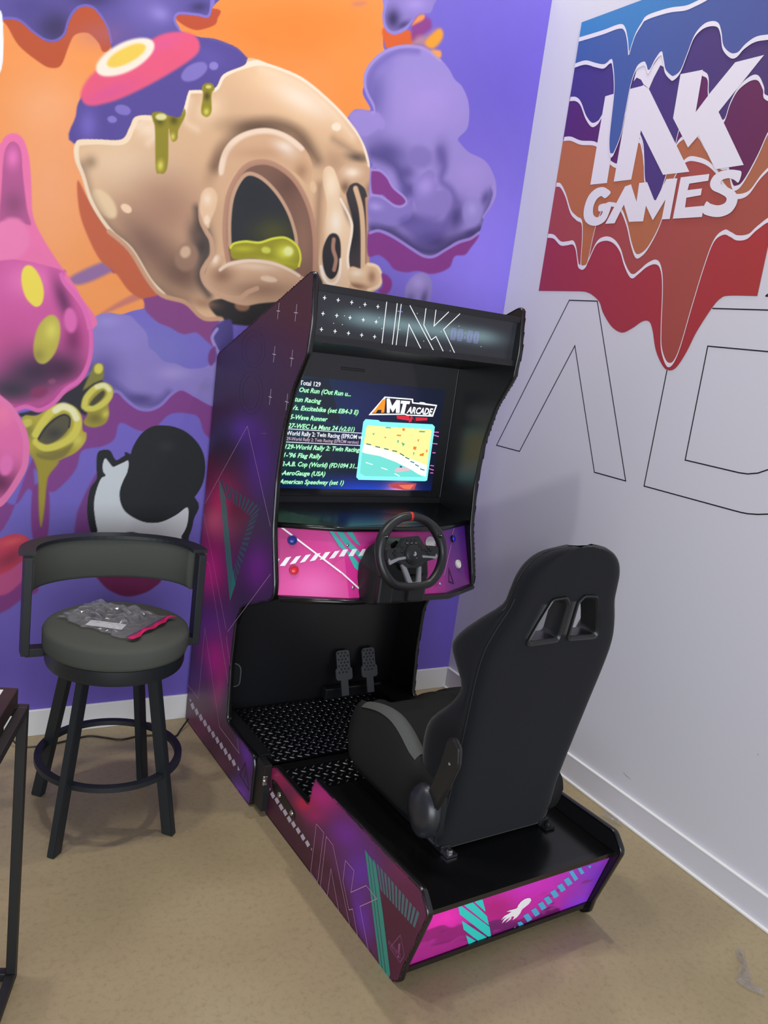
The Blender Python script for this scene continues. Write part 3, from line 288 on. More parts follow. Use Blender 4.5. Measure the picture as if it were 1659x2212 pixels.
[240,120,190],0.9,256],["S",[-2042,1266,-2004,1234,-1975,1190,-1955,1141,-1948,1090,-1950,1033,-1968,988,-1998,930,-2030,890],[240,126,184],17.9,3,0.9,256,0],["F",[-1995,1027,-1999,1012,-2006,1000,-2015,995,-2025,996,-2032,1004,-2036,1018,-2036,1033,-2032,1049,-2025,1060,-2016,1066,-2007,1064,-1999,1056,-1995,1043],[238,118,190],7.7,1,1,-1],["F",[-2067,748,-2026,769,-1989,784,-1950,781,-1925,757,-1919,724,-1933,692,-1966,671,-2002,628,-2063,598],[206,66,96],3.1,1,1,-1],["B",[-1983,758,-1937,771,-1979,742],[232,92,104],1,262],["B",[-1995,693,-1944,720,-1984,668],[150,50,80],0.9,262],["F",[-2063,608,-1993,650,-1937,686,-1911,653,-1944,604,-1990,562,-2061,532],[196,84,140],6.4,1,1,-1],["F",[-2061,543,-1991,567,-1925,626,-1893,574,-1951,538,-1998,501,-2059,483],[134,62,134],6.4,1,1,-1],["F",[-1776,844,-1759,910,-1732,976,-1704,1021,-1717,889,-1712,811,-1699,766,-1676,726,-1770,728],[120,60,128],6.7,0.9,1,-1],["F",[-1703,647,-1607,639,-1454,605,-1479,564,-1523,542,-1578,535,-1634,558,-1674,594],[112,32,84],5.2,1,1,-1],["F",[-1715,1085,-1698,1099,-1672,1098,-1655,1071,-1644,1064,-1619,1081,-1592,1085,-1342,929,-1339,841,-1352,775,-1383,728,-1676,732,-1710,766,-1731,822,-1740,888,-1733,954,-1712,993,-1716,1036],[34,38,42],1.7,1,1,-1],["F",[-1687,1069,-1672,1054,-1658,1039,-1643,1045,-1622,1056,-1604,1063,-1604,1024,-1618,985,-1625,946,-1618,901,-1588,862,-1532,831,-1471,830,-1411,858,-1367,889,-1363,823,-1381,776,-1408,746,-1678,755,-1699,800,-1712,856,-1717,905,-1710,955,-1697,994,-1682,1005,-1692,1021,-1694,1048],[214,220,226],1.7,1,1,-1],["F",[-1626,771,-1610,785,-1573,791,-1540,782,-1516,765,-1543,753,-1614,754],[34,38,42],1.7,1,1,-1],["F",[-1597,1090,-1585,1129,-1561,1169,-1525,1196,-1482,1202,-1438,1198,-1391,1179,-1348,1142,-1321,1097,-1311,1046,-1315,988,-1337,940,-1373,893,-1422,852,-1471,830,-1521,829,-1566,845,-1605,873,-1624,912,-1627,951,-1618,985,-1603,1024],[34,38,42],1.7,1,1,-1],["B",[-1465,1124,-1432,1126,-1463,1102],[48,52,56],0.8,272]]
ART={"side":[["B",[-28,1603,314,1624,30,1368],[56,30,42],0.9,-1],["B",[-467,1575,-127,1597,-417,1370],[52,36,62],0.8,-1],["B",[-359,1250,-218,1273,-345,1192],[84,50,150],0.8,-1],["B",[-206,1160,-62,1188,-169,1012],[72,36,118],1,-1],["B",[-502,945,-296,995,-470,816],[190,40,96],0.9,-1],["B",[-768,1027,-627,1055,-746,940],[120,24,70],0.9,-1],["B",[-578,853,-467,882,-564,798],[206,90,104],0.6,-1],["B",[-339,957,-227,985,-325,899],[96,20,50],0.9,-1],["B",[-557,688,-360,749,-523,548],[196,24,120],1,-1],["B",[-137,817,5,861,-113,718],[110,36,130],0.9,-1],["B",[-506,478,-261,569,-485,394],[96,40,120],0.9,-1],["B",[-436,360,-280,425,-412,263],[176,26,120],1,-1],["B",[-610,207,-503,231,-707,86],[74,44,92],0.9,-1],["B",[-546,124,-377,202,-524,37],[100,52,84],0.9,-1],["B",[-359,287,-290,312,-387,123],[150,28,96],0.8,-1],["B",[-467,65,-286,113,-531,-23],[150,40,110],0.8,-1],["B",[-271,86,-95,134,-328,3],[70,28,50],0.9,-1],["B",[-72,154,15,200,-50,65],[92,40,140],1,-1],["B",[-101,-8,10,14,-154,-74],[110,50,160],1,-1],["B",[-288,1,-191,38,-310,-48],[150,44,110],0.5,-1],["F",[-435,191,-198,169,-86,139,-40,92,-122,76,-211,-3,-348,0,-517,8,-656,22,-671,82],[66,30,48],26.9,0.6,1,-1]],"base":[["B",[399,267,520,283,343,190],[176,36,120],1,-1],["B",[132,176,223,184,81,118],[150,30,80],1,-1],["B",[302,181,367,200,281,142],[190,30,70],0.9,-1],["B",[558,240,650,246,502,165],[112,38,140],1,-1],["B",[655,183,754,250,674,105],[96,40,150],1,-1],["B",[380,188,446,228,387,162],[160,30,100],0.8,-1],["B",[686,58,741,110,738,10],[104,44,168],0.9,-1],["B",[864,232,942,288,879,175],[92,28,62],1,-1],["B",[842,322,898,325,799,257],[110,34,84],0.8,-1],["F",[36,90,165,132,275,124,401,102,515,94,605,84,669,27,708,1,744,-17,671,-46,492,-34,290,-21,63,-20],[64,26,44],38.4,0.9,1,-1],["F",[767,198,831,230,934,220,928,111,884,15,836,-24,789,46],[74,24,50],22.1,0.9,1,-1],["F",[417,38,485,69,561,53,651,33,627,-4,486,-9],[84,40,66],22.9,0.6,1,-1],["F",[620,-13,705,-20,749,-8,717,-38],[90,50,140],16.7,0.7,1,-1]],"rear":[["B",[134,164,231,163,169,103],[240,44,180],1,-1],["B",[422,190,614,200,494,88],[206,44,190],1,-1],["B",[734,97,846,115,888,-85],[124,52,196],1,-1],["B",[690,2,770,2,738,-62],[140,60,220],1,-1],["B",[304,133,404,95,336,55],[176,26,120],0.9,-1],["F",[72,130,98,137,133,135,165,113,190,109,228,104,262,82,294,65,325,65,363,53,420,44,468,11,508,0,555,22,599,21,606,-10,520,-27,378,-15,285,-10,196,-5,123,-2,69,-14,54,15,62,75],[140,26,110],3.2,0.85,1,-1],["F",[302,76,356,69,411,32,465,34,520,-27,431,-14,346,-2,268,1,292,36],[104,30,100],3.6,0.8,1,-1],["F",[529,47,559,44,601,16,595,-1,537,-2,477,6,494,30],[96,20,90],4,0.9,1,-1],["F",[70,86,118,79,177,47,222,58,261,19,245,-4,156,5,64,3],[176,40,140],4,0.7,1,-1],["F",[729,-63,733,-59,741,-62,752,-66,744,-68,734,-66],[176,44,150],4.2,0.55,1,-1],["F",[541,-5,547,3,559,-2,575,-7,564,-12,550,-9],[120,24,100],3.8,0.55,1,-1],["F",[394,93,402,99,415,95,431,91,418,87,403,89],[150,34,120],3.5,0.55,1,-1],["F",[394,39,401,42,410,40,423,37,412,35,400,36],[120,24,100],3.6,0.55,1,-1],["F",[317,-55,331,-50,350,-55,374,-60,353,-63,330,-59],[176,44,150],3.6,0.55,1,-1],["F",[387,78,390,84,397,81,406,77,400,73,392,75],[176,44,150],3.5,0.55,1,-1],["F",[365,55,374,61,387,57,405,52,391,48,375,50],[196,60,180],3.5,0.55,1,-1],["F",[590,-18,604,-10,626,-16,655,-23,632,-28,605,-24],[150,34,120],3.9,0.55,1,-1],["F",[310,-41,317,-31,330,-37,347,-44,335,-50,320,-47],[196,60,180],3.6,0.55,1,-1],["F",[508,37,518,43,532,39,552,34,536,30,518,32],[196,60,180],3.7,0.55,1,-1],
["F",[397,-36,403,-27,415,-33,431,-39,420,-45,406,-42],[196,60,180],3.7,0.55,1,-1],["F",[293,-15,303,-9,316,-14,334,-19,320,-22,303,-19],[176,44,150],3.5,0.55,1,-1],["F",[703,-35,716,-26,738,-33,767,-40,745,-46,718,-42],[150,34,120],4.1,0.55,1,-1],["F",[549,33,555,42,567,37,583,31,572,25,558,28],[196,60,180],3.8,0.55,1,-1],["F",[233,81,240,90,253,84,270,78,258,72,242,75],[120,24,100],3.3,0.55,1,-1],["F",[544,61,545,70,553,65,563,59,559,53,550,55],[120,24,100],3.7,0.55,1,-1],["F",[115,-1,121,3,130,0,141,-4,132,-6,121,-4],[120,24,100],3.2,0.55,1,-1],["F",[506,100,510,109,522,104,536,98,527,92,514,95],[120,24,100],3.6,0.55,1,-1],["F",[338,-14,341,-8,347,-11,356,-15,350,-19,343,-17],[176,44,150],3.5,0.55,1,-1],["F",[184,112,188,116,195,114,204,111,197,109,189,110],[120,24,100],3.2,0.55,1,-1],["F",[479,121,484,130,495,125,509,120,500,114,487,116],[176,44,150],3.6,0.55,1,-1],["F",[527,25,529,32,536,28,545,23,541,18,532,20],[176,44,150],3.8,0.55,1,-1],["F",[129,109,135,116,145,111,158,107,148,102,136,105],[120,24,100],3.1,0.55,1,-1],["F",[237,29,243,36,253,32,266,27,256,23,244,25],[120,24,100],3.3,0.55,1,-1],["F",[668,-22,682,-14,704,-21,733,-28,710,-32,683,-28],[196,60,180],4.1,0.55,1,-1],["F",[643,111,654,121,672,115,697,109,679,103,656,106],[120,24,100],3.9,0.55,1,-1],["F",[366,-44,370,-37,378,-42,389,-46,382,-51,372,-49],[196,60,180],3.6,0.55,1,-1],["F",[348,60,362,65,380,61,404,57,383,54,360,57],[150,34,120],3.4,0.55,1,-1],["F",[432,44,434,51,441,47,450,43,445,38,437,40],[176,44,150],3.6,0.55,1,-1],["F",[460,76,465,81,473,78,484,75,476,72,466,74],[196,60,180],3.6,0.55,1,-1],["F",[458,27,473,36,494,30,522,22,500,17,473,21],[176,44,150],3.7,0.55,1,-1],["F",[202,37,207,44,216,40,228,35,220,31,209,33],[150,34,120],3.3,0.55,1,-1],["F",[215,41,225,44,236,41,252,38,238,37,223,39],[120,24,100],3.3,0.55,1,-1],["F",[273,90,282,93,295,91,310,88,296,86,281,88],[120,24,100],3.3,0.55,1,-1],["F",[109,83,115,87,123,84,133,81,125,78,115,80],[196,60,180],3.1,0.55,1,-1],["F",[343,21,350,29,362,24,377,19,366,14,352,16],[176,44,150],3.5,0.55,1,-1],["F",[515,42,524,49,539,44,558,39,543,35,525,37],[120,24,100],3.7,0.55,1,-1],["F",[671,-59,680,-49,698,-56,721,-63,705,-69,683,-65],[196,60,180],4.1,0.55,1,-1],["F",[288,24,301,31,320,25,344,20,323,16,300,19],[150,34,120],3.4,0.55,1,-1],["F",[534,-58,539,-48,551,-54,567,-61,557,-67,543,-64],[196,60,180],3.9,0.55,1,-1],["F",[118,61,129,68,145,63,166,58,148,53,129,56],[120,24,100],3.1,0.55,1,-1],["F",[538,115,549,122,565,117,587,113,569,109,549,111],[120,24,100],3.7,0.55,1,-1],["F",[48,108,54,116,62,112,74,107,66,102,55,104],[176,44,150],3,0.55,1,-1],["F",[511,89,522,95,536,91,556,87,540,83,522,85],[196,60,180],3.6,0.55,1,-1],["F",[142,54,155,58,171,55,192,51,173,49,153,51],[120,24,100],3.2,0.55,1,-1],["F",[140,-37,149,-28,163,-35,182,-41,167,-47,150,-43],[120,24,100],3.3,0.55,1,-1]]}
DEC={"side_lines":[[-664.9,913.5,-329.9,1267.8,-64.5,979.7],[-669.7,873.2,-343.3,517.8],[-27.4,829.3,-329.4,514.3],[-643.9,699.2,-568.4,699.1,-280.1,336.7],[-333.8,494.4,-324.6,472.3,-274.8,405],[-549.7,445.8,-551.7,148.9,-683.1,150.8],[-549.7,445.8,-319.3,142.1,-124.7,136.7,-156.2,178.9]],"side_cross":[[-172.2,1664.2],[-43.1,1664.2],[-170.4,1526.9],[-38.5,1525.7],[-167.6,1389.4],[-40.9,1389.9]],"side_ghost":[[-244,1538.2,-247,1511.2,-268.3,1487.7,-304.5,1472.1,-349,1467.8,-393.1,1476,-427.7,1495.5,-445,1522.4,-441.3,1550.9,-417.5,1575,-379.1,1589.7,-334.2,1592.4,-291.8,1583,-259.9,1563.7,-244,1538.2],[-272.7,1535.9,-274.6,1515.9,-289.6,1498.6,-315,1487.3,-346.2,1484.4,-377,1490.8,-401.1,1505.2,-413.3,1524.9,-411.1,1545.7,-394.9,1563.3,-368.3,1574.1,-336.9,1576.1,-307,1569.2,-284.2,1554.9,-272.7,1535.9],[-228.4,1396.2,-230.3,1364.4,-250.8,1336.2,-286.6,1316.8,-331.1,1310.4,-375.8,1318.7,-411.2,1340.5,-429.7,1371.5,-427.1,1405.1,-404.2,1434,-366.1,1452.5,-321.1,1457,-278.2,1447.3,-245.4,1425.6,-228.4,1396.2],[-257.1,1392.7,-258,1368,-272.1,1346.4,-297.1,1331.9,-328.3,1327.5,-359.6,1334.5,-384.6,1351.6,-398,1375.4,-396.8,1401,-381.5,1423,-355.3,1437,-323.9,1440.4,-293.4,1432.7,-269.7,1415.6,-257.1,1392.7]],"side_teal":[[-547.5,1036.8,-333.9,629.8,-334.1,648.3,-533.9,1028.5],[-530.1,1026.2,-334.2,653.5,-334.5,671.9,-516.7,1018],[-512.9,1015.7,-334.6,677.1,-334.8,695.5,-499.5,1007.5],[-495.8,1005.2,-334.9,700.6,-335.2,719,-482.6,997.1],[-478.8,994.9,-335.2,724.1,-335.5,742.4,-465.7,986.8],[-333.9,629.8,-335.6,747.5,-298.9,707.7]],"side_teal2":[[-532,1037.2,-509.4,1036.3,-444.7,983.4,-458.1,984.1],[-491.1,1035.6,-469,1034.7,-420.4,982.2,-433.7,982.9],[-451.1,1034,-429.5,1033.2,-396.5,981.1,-409.6,981.7],[-411.9,1032.5,-390.7,1031.7,-372.8,979.9,-385.8,980.5],[-373.6,1031,-352.8,1030.2,-349.5,978.8,-362.3,979.4],[-336,1029.5,-315.7,1028.7,-326.4,977.7,-339.1,978.3],[-299.2,1028,-279.3,1027.3,-303.7,976.5,-316.2,977.2],[-263.1,1026.6,-243.6,1025.9,-281.2,975.5,-293.5,976.1],[-227.8,1025.2,-208.7,1024.5,-259,974.4,-271.2,975],[-193.2,1023.9,-174.4,1023.1,-237.1,973.3,-249.2,973.9],[-159.3,1022.5,-165.3,1009,-232.5,961.8,-227.4,972.8],[-169.6,999.4,-175.6,985.7,-240.4,944.7,-235.2,955.8],[-180,976,-186.1,962.2,-248.4,927.5,-243.2,938.7],[-190.5,952.4,-196.7,938.5,-256.4,910.2,-251.2,921.5],[-201.1,928.6,-207.3,914.5,-264.5,892.8,-259.2,904.1],[-211.8,904.5,-218.1,890.4,-272.6,875.2,-267.3,886.7],[-222.6,880.2,-229,865.9,-280.8,857.5,-275.5,869.1],[-233.5,855.7,-240,841.3,-289.1,839.7,-283.7,851.3],[-244.6,831,-251.1,816.4,-297.4,821.8,-292,833.5],[-255.7,805.9,-262.3,791.2,-305.8,803.7,-300.3,815.5],[-267,780.7,-273.6,765.8,-314.2,785.5,-308.7,797.4],[-278.3,755.2,-285,740.1,-322.7,767.2,-317.2,779.1],[-289.8,729.4,-296.6,714.2,-331.3,748.7,-325.7,760.8]],"side_dash":[[-630.6,87.9,-605.9,107.7,-578.4,96,-604.8,75.4],[-581,86.7,-556.9,106.2,-530,94.7,-555.7,74.3],[-532.5,85.4,-509,104.7,-482.7,93.4,-507.8,73.2],[-485.1,84.2,-462.3,103.3,-436.6,92.1,-461,72.1],[-438.9,83,-416.7,101.9,-391.5,90.8,-415.2,71.1],[-393.7,81.9,-372,100.5,-347.4,89.6,-370.6,70.1],[-349.6,80.8,-328.4,99.2,-304.3,88.4,-326.9,69.1],[-306.4,79.7,-285.8,97.9,-262.2,87.2,-284.3,68.1],[-264.2,78.6,-244.1,96.6,-221,86.1,-242.5,67.2],[-223,77.5,-203.4,95.4,-180.7,85,-201.7,66.3],[-182.6,76.5,-163.5,94.1,-141.3,83.9,-161.8,65.4],[-648.5,104.4,-622.5,110.6,-632.5,95.3],[-125.2,88.9,-105.8,81.1,-124.3,71]],"side_warn":[[-66.7,131.3,-17.5,54.3,-101.8,65,-66.7,131.3],[-63.4,104.3,-59.3,74]],"side_star":[[-189.5,1277.6,-183.7,1254],
[-208.6,1262.5,-165,1269.7]],"base_lines":[[396.1,170.4,444.2,170.9,445.1,3,398,4.9,396.1,170.4],[460.6,168.2,501.9,166.6,647.2,-1.9,581.4,-1.6,508.6,91.8,508.4,0.3,464.1,2.8,460.6,168.2],[578,165.6,628,166.1,627.1,96.4,694.8,165.3,751.2,163.7,679.6,88.9,753.6,-6.9,693.4,-6.2,646.8,56.9,629,41.2,579.8,99.7,578,165.6]],"base_teal":[[664.2,257.2,679.9,254,823.7,-9.8,810.3,-9.4],[683,254.2,700.5,251.9,841.7,-11.6,826.8,-10.4],[703.6,251.8,723.9,249.7,784.6,148.9,855.6,13.9,852.8,-3.9,844.7,-11.9]],"base_teal2":[[707.1,256.3,719.7,256.1,757.6,198.1,748,197.8],[726.4,256,738.8,255.8,772.3,198.6,762.8,198.3],[745.5,255.7,757.7,255.5,786.8,199.1,777.4,198.8],[764.2,255.4,776.3,255.3,801.1,199.6,791.8,199.2],[782.7,255.2,794.6,255,815.3,200,806.1,199.7],[801,254.9,812.7,254.7,829.4,200.5,820.3,200.2],[819,254.6,830.6,254.5,843.2,200.9,834.2,200.6],[836.8,254.4,848.2,254.2,857,201.4,848.1,201.1],[854.3,254.1,865.6,253.9,870.6,201.8,861.8,201.5],[871.6,253.9,882.7,253.7,884,202.3,875.3,202],[888.7,253.6,899.6,253.4,897.3,202.7,888.7,202.4],[905.5,253.4,916.3,253.2,910.5,203.1,902,202.9],[922.1,253.1,932.8,253,923.6,203.6,915.1,203.3]],"base_dash":[[75.1,86.4,91.8,104.7,114.1,99.3,97.9,80.2],[110.4,86.4,126.7,104.4,148.6,99.1,132.7,80.2],[143.6,82.3,159.6,100.3,181,95,165.5,76.2],[175.5,81.2,191.2,98.9,212.2,93.7,197,75.1],[207.7,76.3,223,94,243.7,88.8,228.9,70.4],[240.1,77.3,255.1,94.7,275.4,89.6,260.8,71.4],[274.3,76.7,288.9,93.9,308.8,88.9,294.6,70.8],[308.3,74.3,322.6,91.4,342,86.4,328.2,68.5],[341.3,72.8,355.3,89.7,374.3,84.8,360.8,67.1],[63.8,103.3,75.1,105.9,70.9,93.8],[381.6,79.5,389.2,80.4,387.3,72.2]],"base_warn":[[872.5,144,898.8,109.4,898.5,99.7,888.2,75.1,837.8,80,872.5,144]],"base_excl":[[869.8,116,877.5,123.7,879.3,94.1,873.8,94.1],[873.4,84.3,880.6,89,879.7,81.4,873.5,78.3]],"rear_teal":[[208.7,198.4,238.8,194.2,270.9,139.9,271.8,134.7],[175.9,197,204.7,196.6,287.7,110.6,315,61.8],[158.9,195.2,169.8,194.5,320.1,53.8,344.5,6.4,334.3,7.7,176.5,161],[195.7,128.9,329.5,6.6,297.4,6.6,218.8,84.1],[237.3,54.7,290.4,8,266.4,4.8]],"rear_dash":[[432.5,26.8,446.6,25.8,474.7,-3.9,452.9,-1.3],[443.6,51.2,459.4,55.7,493.5,16.4,478.2,10],[467,64.9,482.9,69.4,517.5,30.1,502.1,23.8],[483.9,84.2,499.8,88.7,534.7,49.7,519.2,43.4],[498.7,102,514.7,106.5,549.7,67.8,534.2,61.4],[513.5,122.7,529.5,127.4,564.8,89,549.3,82.5],[531.2,141.7,547.3,146.5,582.9,108.3,567.3,101.8],[548.1,161,564.3,165.8,600.2,127.9,584.5,121.3],[554,191.5,567.6,192.7,615.3,141.5,605.3,135.2],[587.3,193.6,601.1,191.9,631.3,160.9,619.9,157.2],[630.8,188,644.1,188.1,648.8,173.1],[428.9,9.8,435.5,7.2,440.3,-0.9,429.6,2]],"rear_squid":[[438.2,124.9,426.1,130.8,414,130.9,403.5,124.5,398.4,111.8,399.3,100.4,392.5,99.3,371.9,101.3,361.2,100.3,382.7,91.3,374.7,87,360.3,82.3,355.1,68,372.8,75.9,365.3,65.4,364.9,50.7,375.6,61.4,389.7,67,383,54.8,380,46.2,395.5,56.5,393.4,67.8,404.6,63.5,405.9,47.9,418.6,55.7,424.2,67.8,424.5,85.6,432.7,91.4,443.5,100.7,446.1,113.1]],"mq_lines":[[271.1,1735.6,272.8,1605.8],[310.8,1736.4,312.4,1606],[326.1,1736.3,327.1,1606.3],[365.8,1606.8,365.5,1677.1,424.7,1606.1],[359.6,1736.2,475.5,1606.3],[423.2,1735.5,423.8,1681.9,461.2,1638.3,478.1,1651.3,516.7,1605.8],[463.2,1736.1,464.3,1683.5,515.7,1736],[562.7,1735.9,504.5,1677.5,564.6,1605.6]],"mq_cross":[[50.7,1718.3],[97.9,1717.9],[145.7,1717.5],[193.4,1717.4],[241,1717.1],[51.4,1671.7],[99.2,1671.7],[146.1,1671.2],[194,1670.6],[241.7,1670.2],[52.1,1624.7],[99.6,1624.6],[147.1,1624.1],[195,1623.8],[242.8,1623.9]],"mq_dots":[[27.4,1718],
[176.3,1706.9],[126.4,1674.3],[250.2,1684.1],[122.1,1647.5],[91.5,1647.7],[392.1,1715.7],[566,1695.6],[495.9,1669.6],[333.3,1657.1],[431.8,1631.3],[544.4,1611.1],[672.3,1638.8],[265.6,1652.8],[28,1656.9]],"mq_star":[[324.9,1713]],"mq_digits":[[538,1668.8,656.7,1670.4]],"cp":{"white":[[0,[30.3,-30.6,854.7,48,-26.2,858.5,66,-30.2,884.5,53.1,-33.5,881.9]],[0,[46.9,-25.4,855.6,30.3,-30.6,854.7,52.1,-33.6,881.4,68.5,-29.9,885.6]],[0,[61.4,-22.7,861.1,80.6,-18.2,865.9,99.7,-21.3,890.3,83.7,-25.1,886.5]],[0,[94.1,-14.4,867.6,111.1,-10.6,872.4,131.7,-13.2,896.9,114.7,-17.4,893.1]],[0,[125.5,-6.5,874.1,143.6,-2.2,878.5,163.4,-4.9,902.6,145.8,-9.3,898.7]],[0,[158.2,1.8,880.7,175.9,6.2,884.6,194.8,3.3,908.3,178.1,-1.1,905.4]],[0,[22.5,-41.2,875.4,32,-38.6,876.9,21.6,-35,858.8]],[1,[180.8,23.3,890.6,200.7,22.9,892.5,223.1,14.4,915,204.1,14.7,913.5]],[1,[217.5,21.7,896.3,238.2,21.9,896.8,255,13.7,918.1,236.5,13.6,917.5]],[1,[254.4,22.1,896.9,273,22.6,896.4,291.3,14.3,918.4,272.5,13.8,918.8]],[1,[292.4,22.9,896.5,310,23.4,896.1,324.4,15.1,917.8,311.3,14.8,918]]],"teal":[[1,[184,-13,982.7,198.2,-12.7,982.6,245,11.6,923,261.2,17.6,908.5,297.7,33.6,869.7,296.7,43.9,843.6,274.7,36.7,860.9,249.6,17.3,908.8,222.4,9.2,928.2]],[1,[209.6,-12.5,982.5,235.3,-11.6,981.4,264,4.6,941.7,285.7,12.6,922.3,318.6,24.8,893,311.1,32.1,874.1,284.1,20.1,903.3,245.8,7.9,932.5]],[1,[249.5,-9.8,977.5,273.8,-8.9,976.4,304,10.2,929.2,286.9,7,936.6]]],"line":[[28.1,-81.4,984.4,226.4,38.3,844.8],[224.4,41.7,846,293.2,65.2,789.3]],"line2":[[751.3,-59.2,984,721.3,-31.7,951],[708.4,-11.3,916.5,642.5,57.3,824.8]],"warn":[[679.1,34.5,838.9,700.6,46.2,787,671.2,55.5,797.2,679.1,34.5,838.9]],"btn":[[74.7,-47.3,936.3],[74.6,-11.8,844.3],[741.7,2.9,845.4],[722.6,-25.7,935.3],[594.3,13.2,934.4]],"bolts":[[255,8.5,931.4],[264.8,61.3,798.1],[612.8,81.3,800],[611.7,15,930.6]]},"cp_edge":{"top":[[0.018,-0.085,0.985],[0.235,-0.013,0.985],[0.635,-0.006,0.985],[0.817,-0.09,0.985]],"bot":[[0.018,0,0.765],[0.247,0.074,0.765],[0.645,0.081,0.765],[0.817,0.001,0.765]]},"sc_text":[["Total 129",[146.5,1432.2,227.4,1435.2],"w"],["Out Run (Out Run u...",[147.3,1408.6,353.4,1408.4],"g"],["tun Racing",[133.7,1376.5,237.3,1374.6],"g"],["Vs. Excitebike (set EB4-3 E)",[127.1,1346.7,393.4,1345.3],"g"],["5-Wave Runner",[122.8,1314.4,270.9,1312.8],"g"],["27-WEC Le Mans 24 (v2.01)",[118.4,1282.4,386.6,1282.8],"g"],["World Rally 2: Twin Racing (EPROM ve",[116.8,1257.5,423.3,1256.1],"w"],["129-World Rally 2: Twin Racing (EPROM version)",[114,1239.9,410,1238.2],"r"],["129-World Rally 2: Twin Racing",[115.7,1210.9,419.7,1208.7],"g"],["1-'96 Flag Rally",[114.1,1179,264.7,1178.7],"g"],["2-A.B. Cop (World) (FD1094 31...",[109.6,1147.6,419.3,1148.3],"g"],["-AeroGauge (USA)",[110.3,1116.7,287.2,1115.2],"g"],["American Speedway (set 1)",[108.5,1086.4,368.2,1084.2],"g"]],"sc_poly":{"corners":[[148.6,1461.5],[735.4,1458.7],[766.3,1064.9],[106.5,1067.3]],"rules":[[117.9,1276.4,419,1276.3],[115.1,1230.2,422.4,1230.9]],"frame":[[418.9,1317.7,427.3,1328.7,482.2,1328.5,492.3,1322.8,728.4,1326.8,741.5,1318.1,741.1,1107,731.6,1103.4,430.4,1102.6,418.5,1112.4],[432.6,1298.2,438.9,1311.1,482.5,1311.6,492.6,1305.5,721.7,1307.6,730.2,1302.2,732.5,1127.9,723.8,1119.3,449,1117.1,431.2,1128.7]],"sand":[[434.4,1295.2,439.5,1307.2,490.2,1306.1,721.8,1306.7,727.9,1300.9,731,1165.8,652.3,1188.2,550.9,1217.1,431.4,1238]],"white":[[431.4,1238,550.9,1217.1,652.3,1188.2,731,1165.8,732.5,1121.6,660.5,1138.7,559.1,1164.6,428.9,1208.2]],"road":[[429.4,1204.3,507,1195.3,581.3,1175.5,659.1,1147,718.8,1119.2,453.6,1117.2,431.2,1128.7]],"barrier":[[442.7,1238.5,463.8,1235.5],
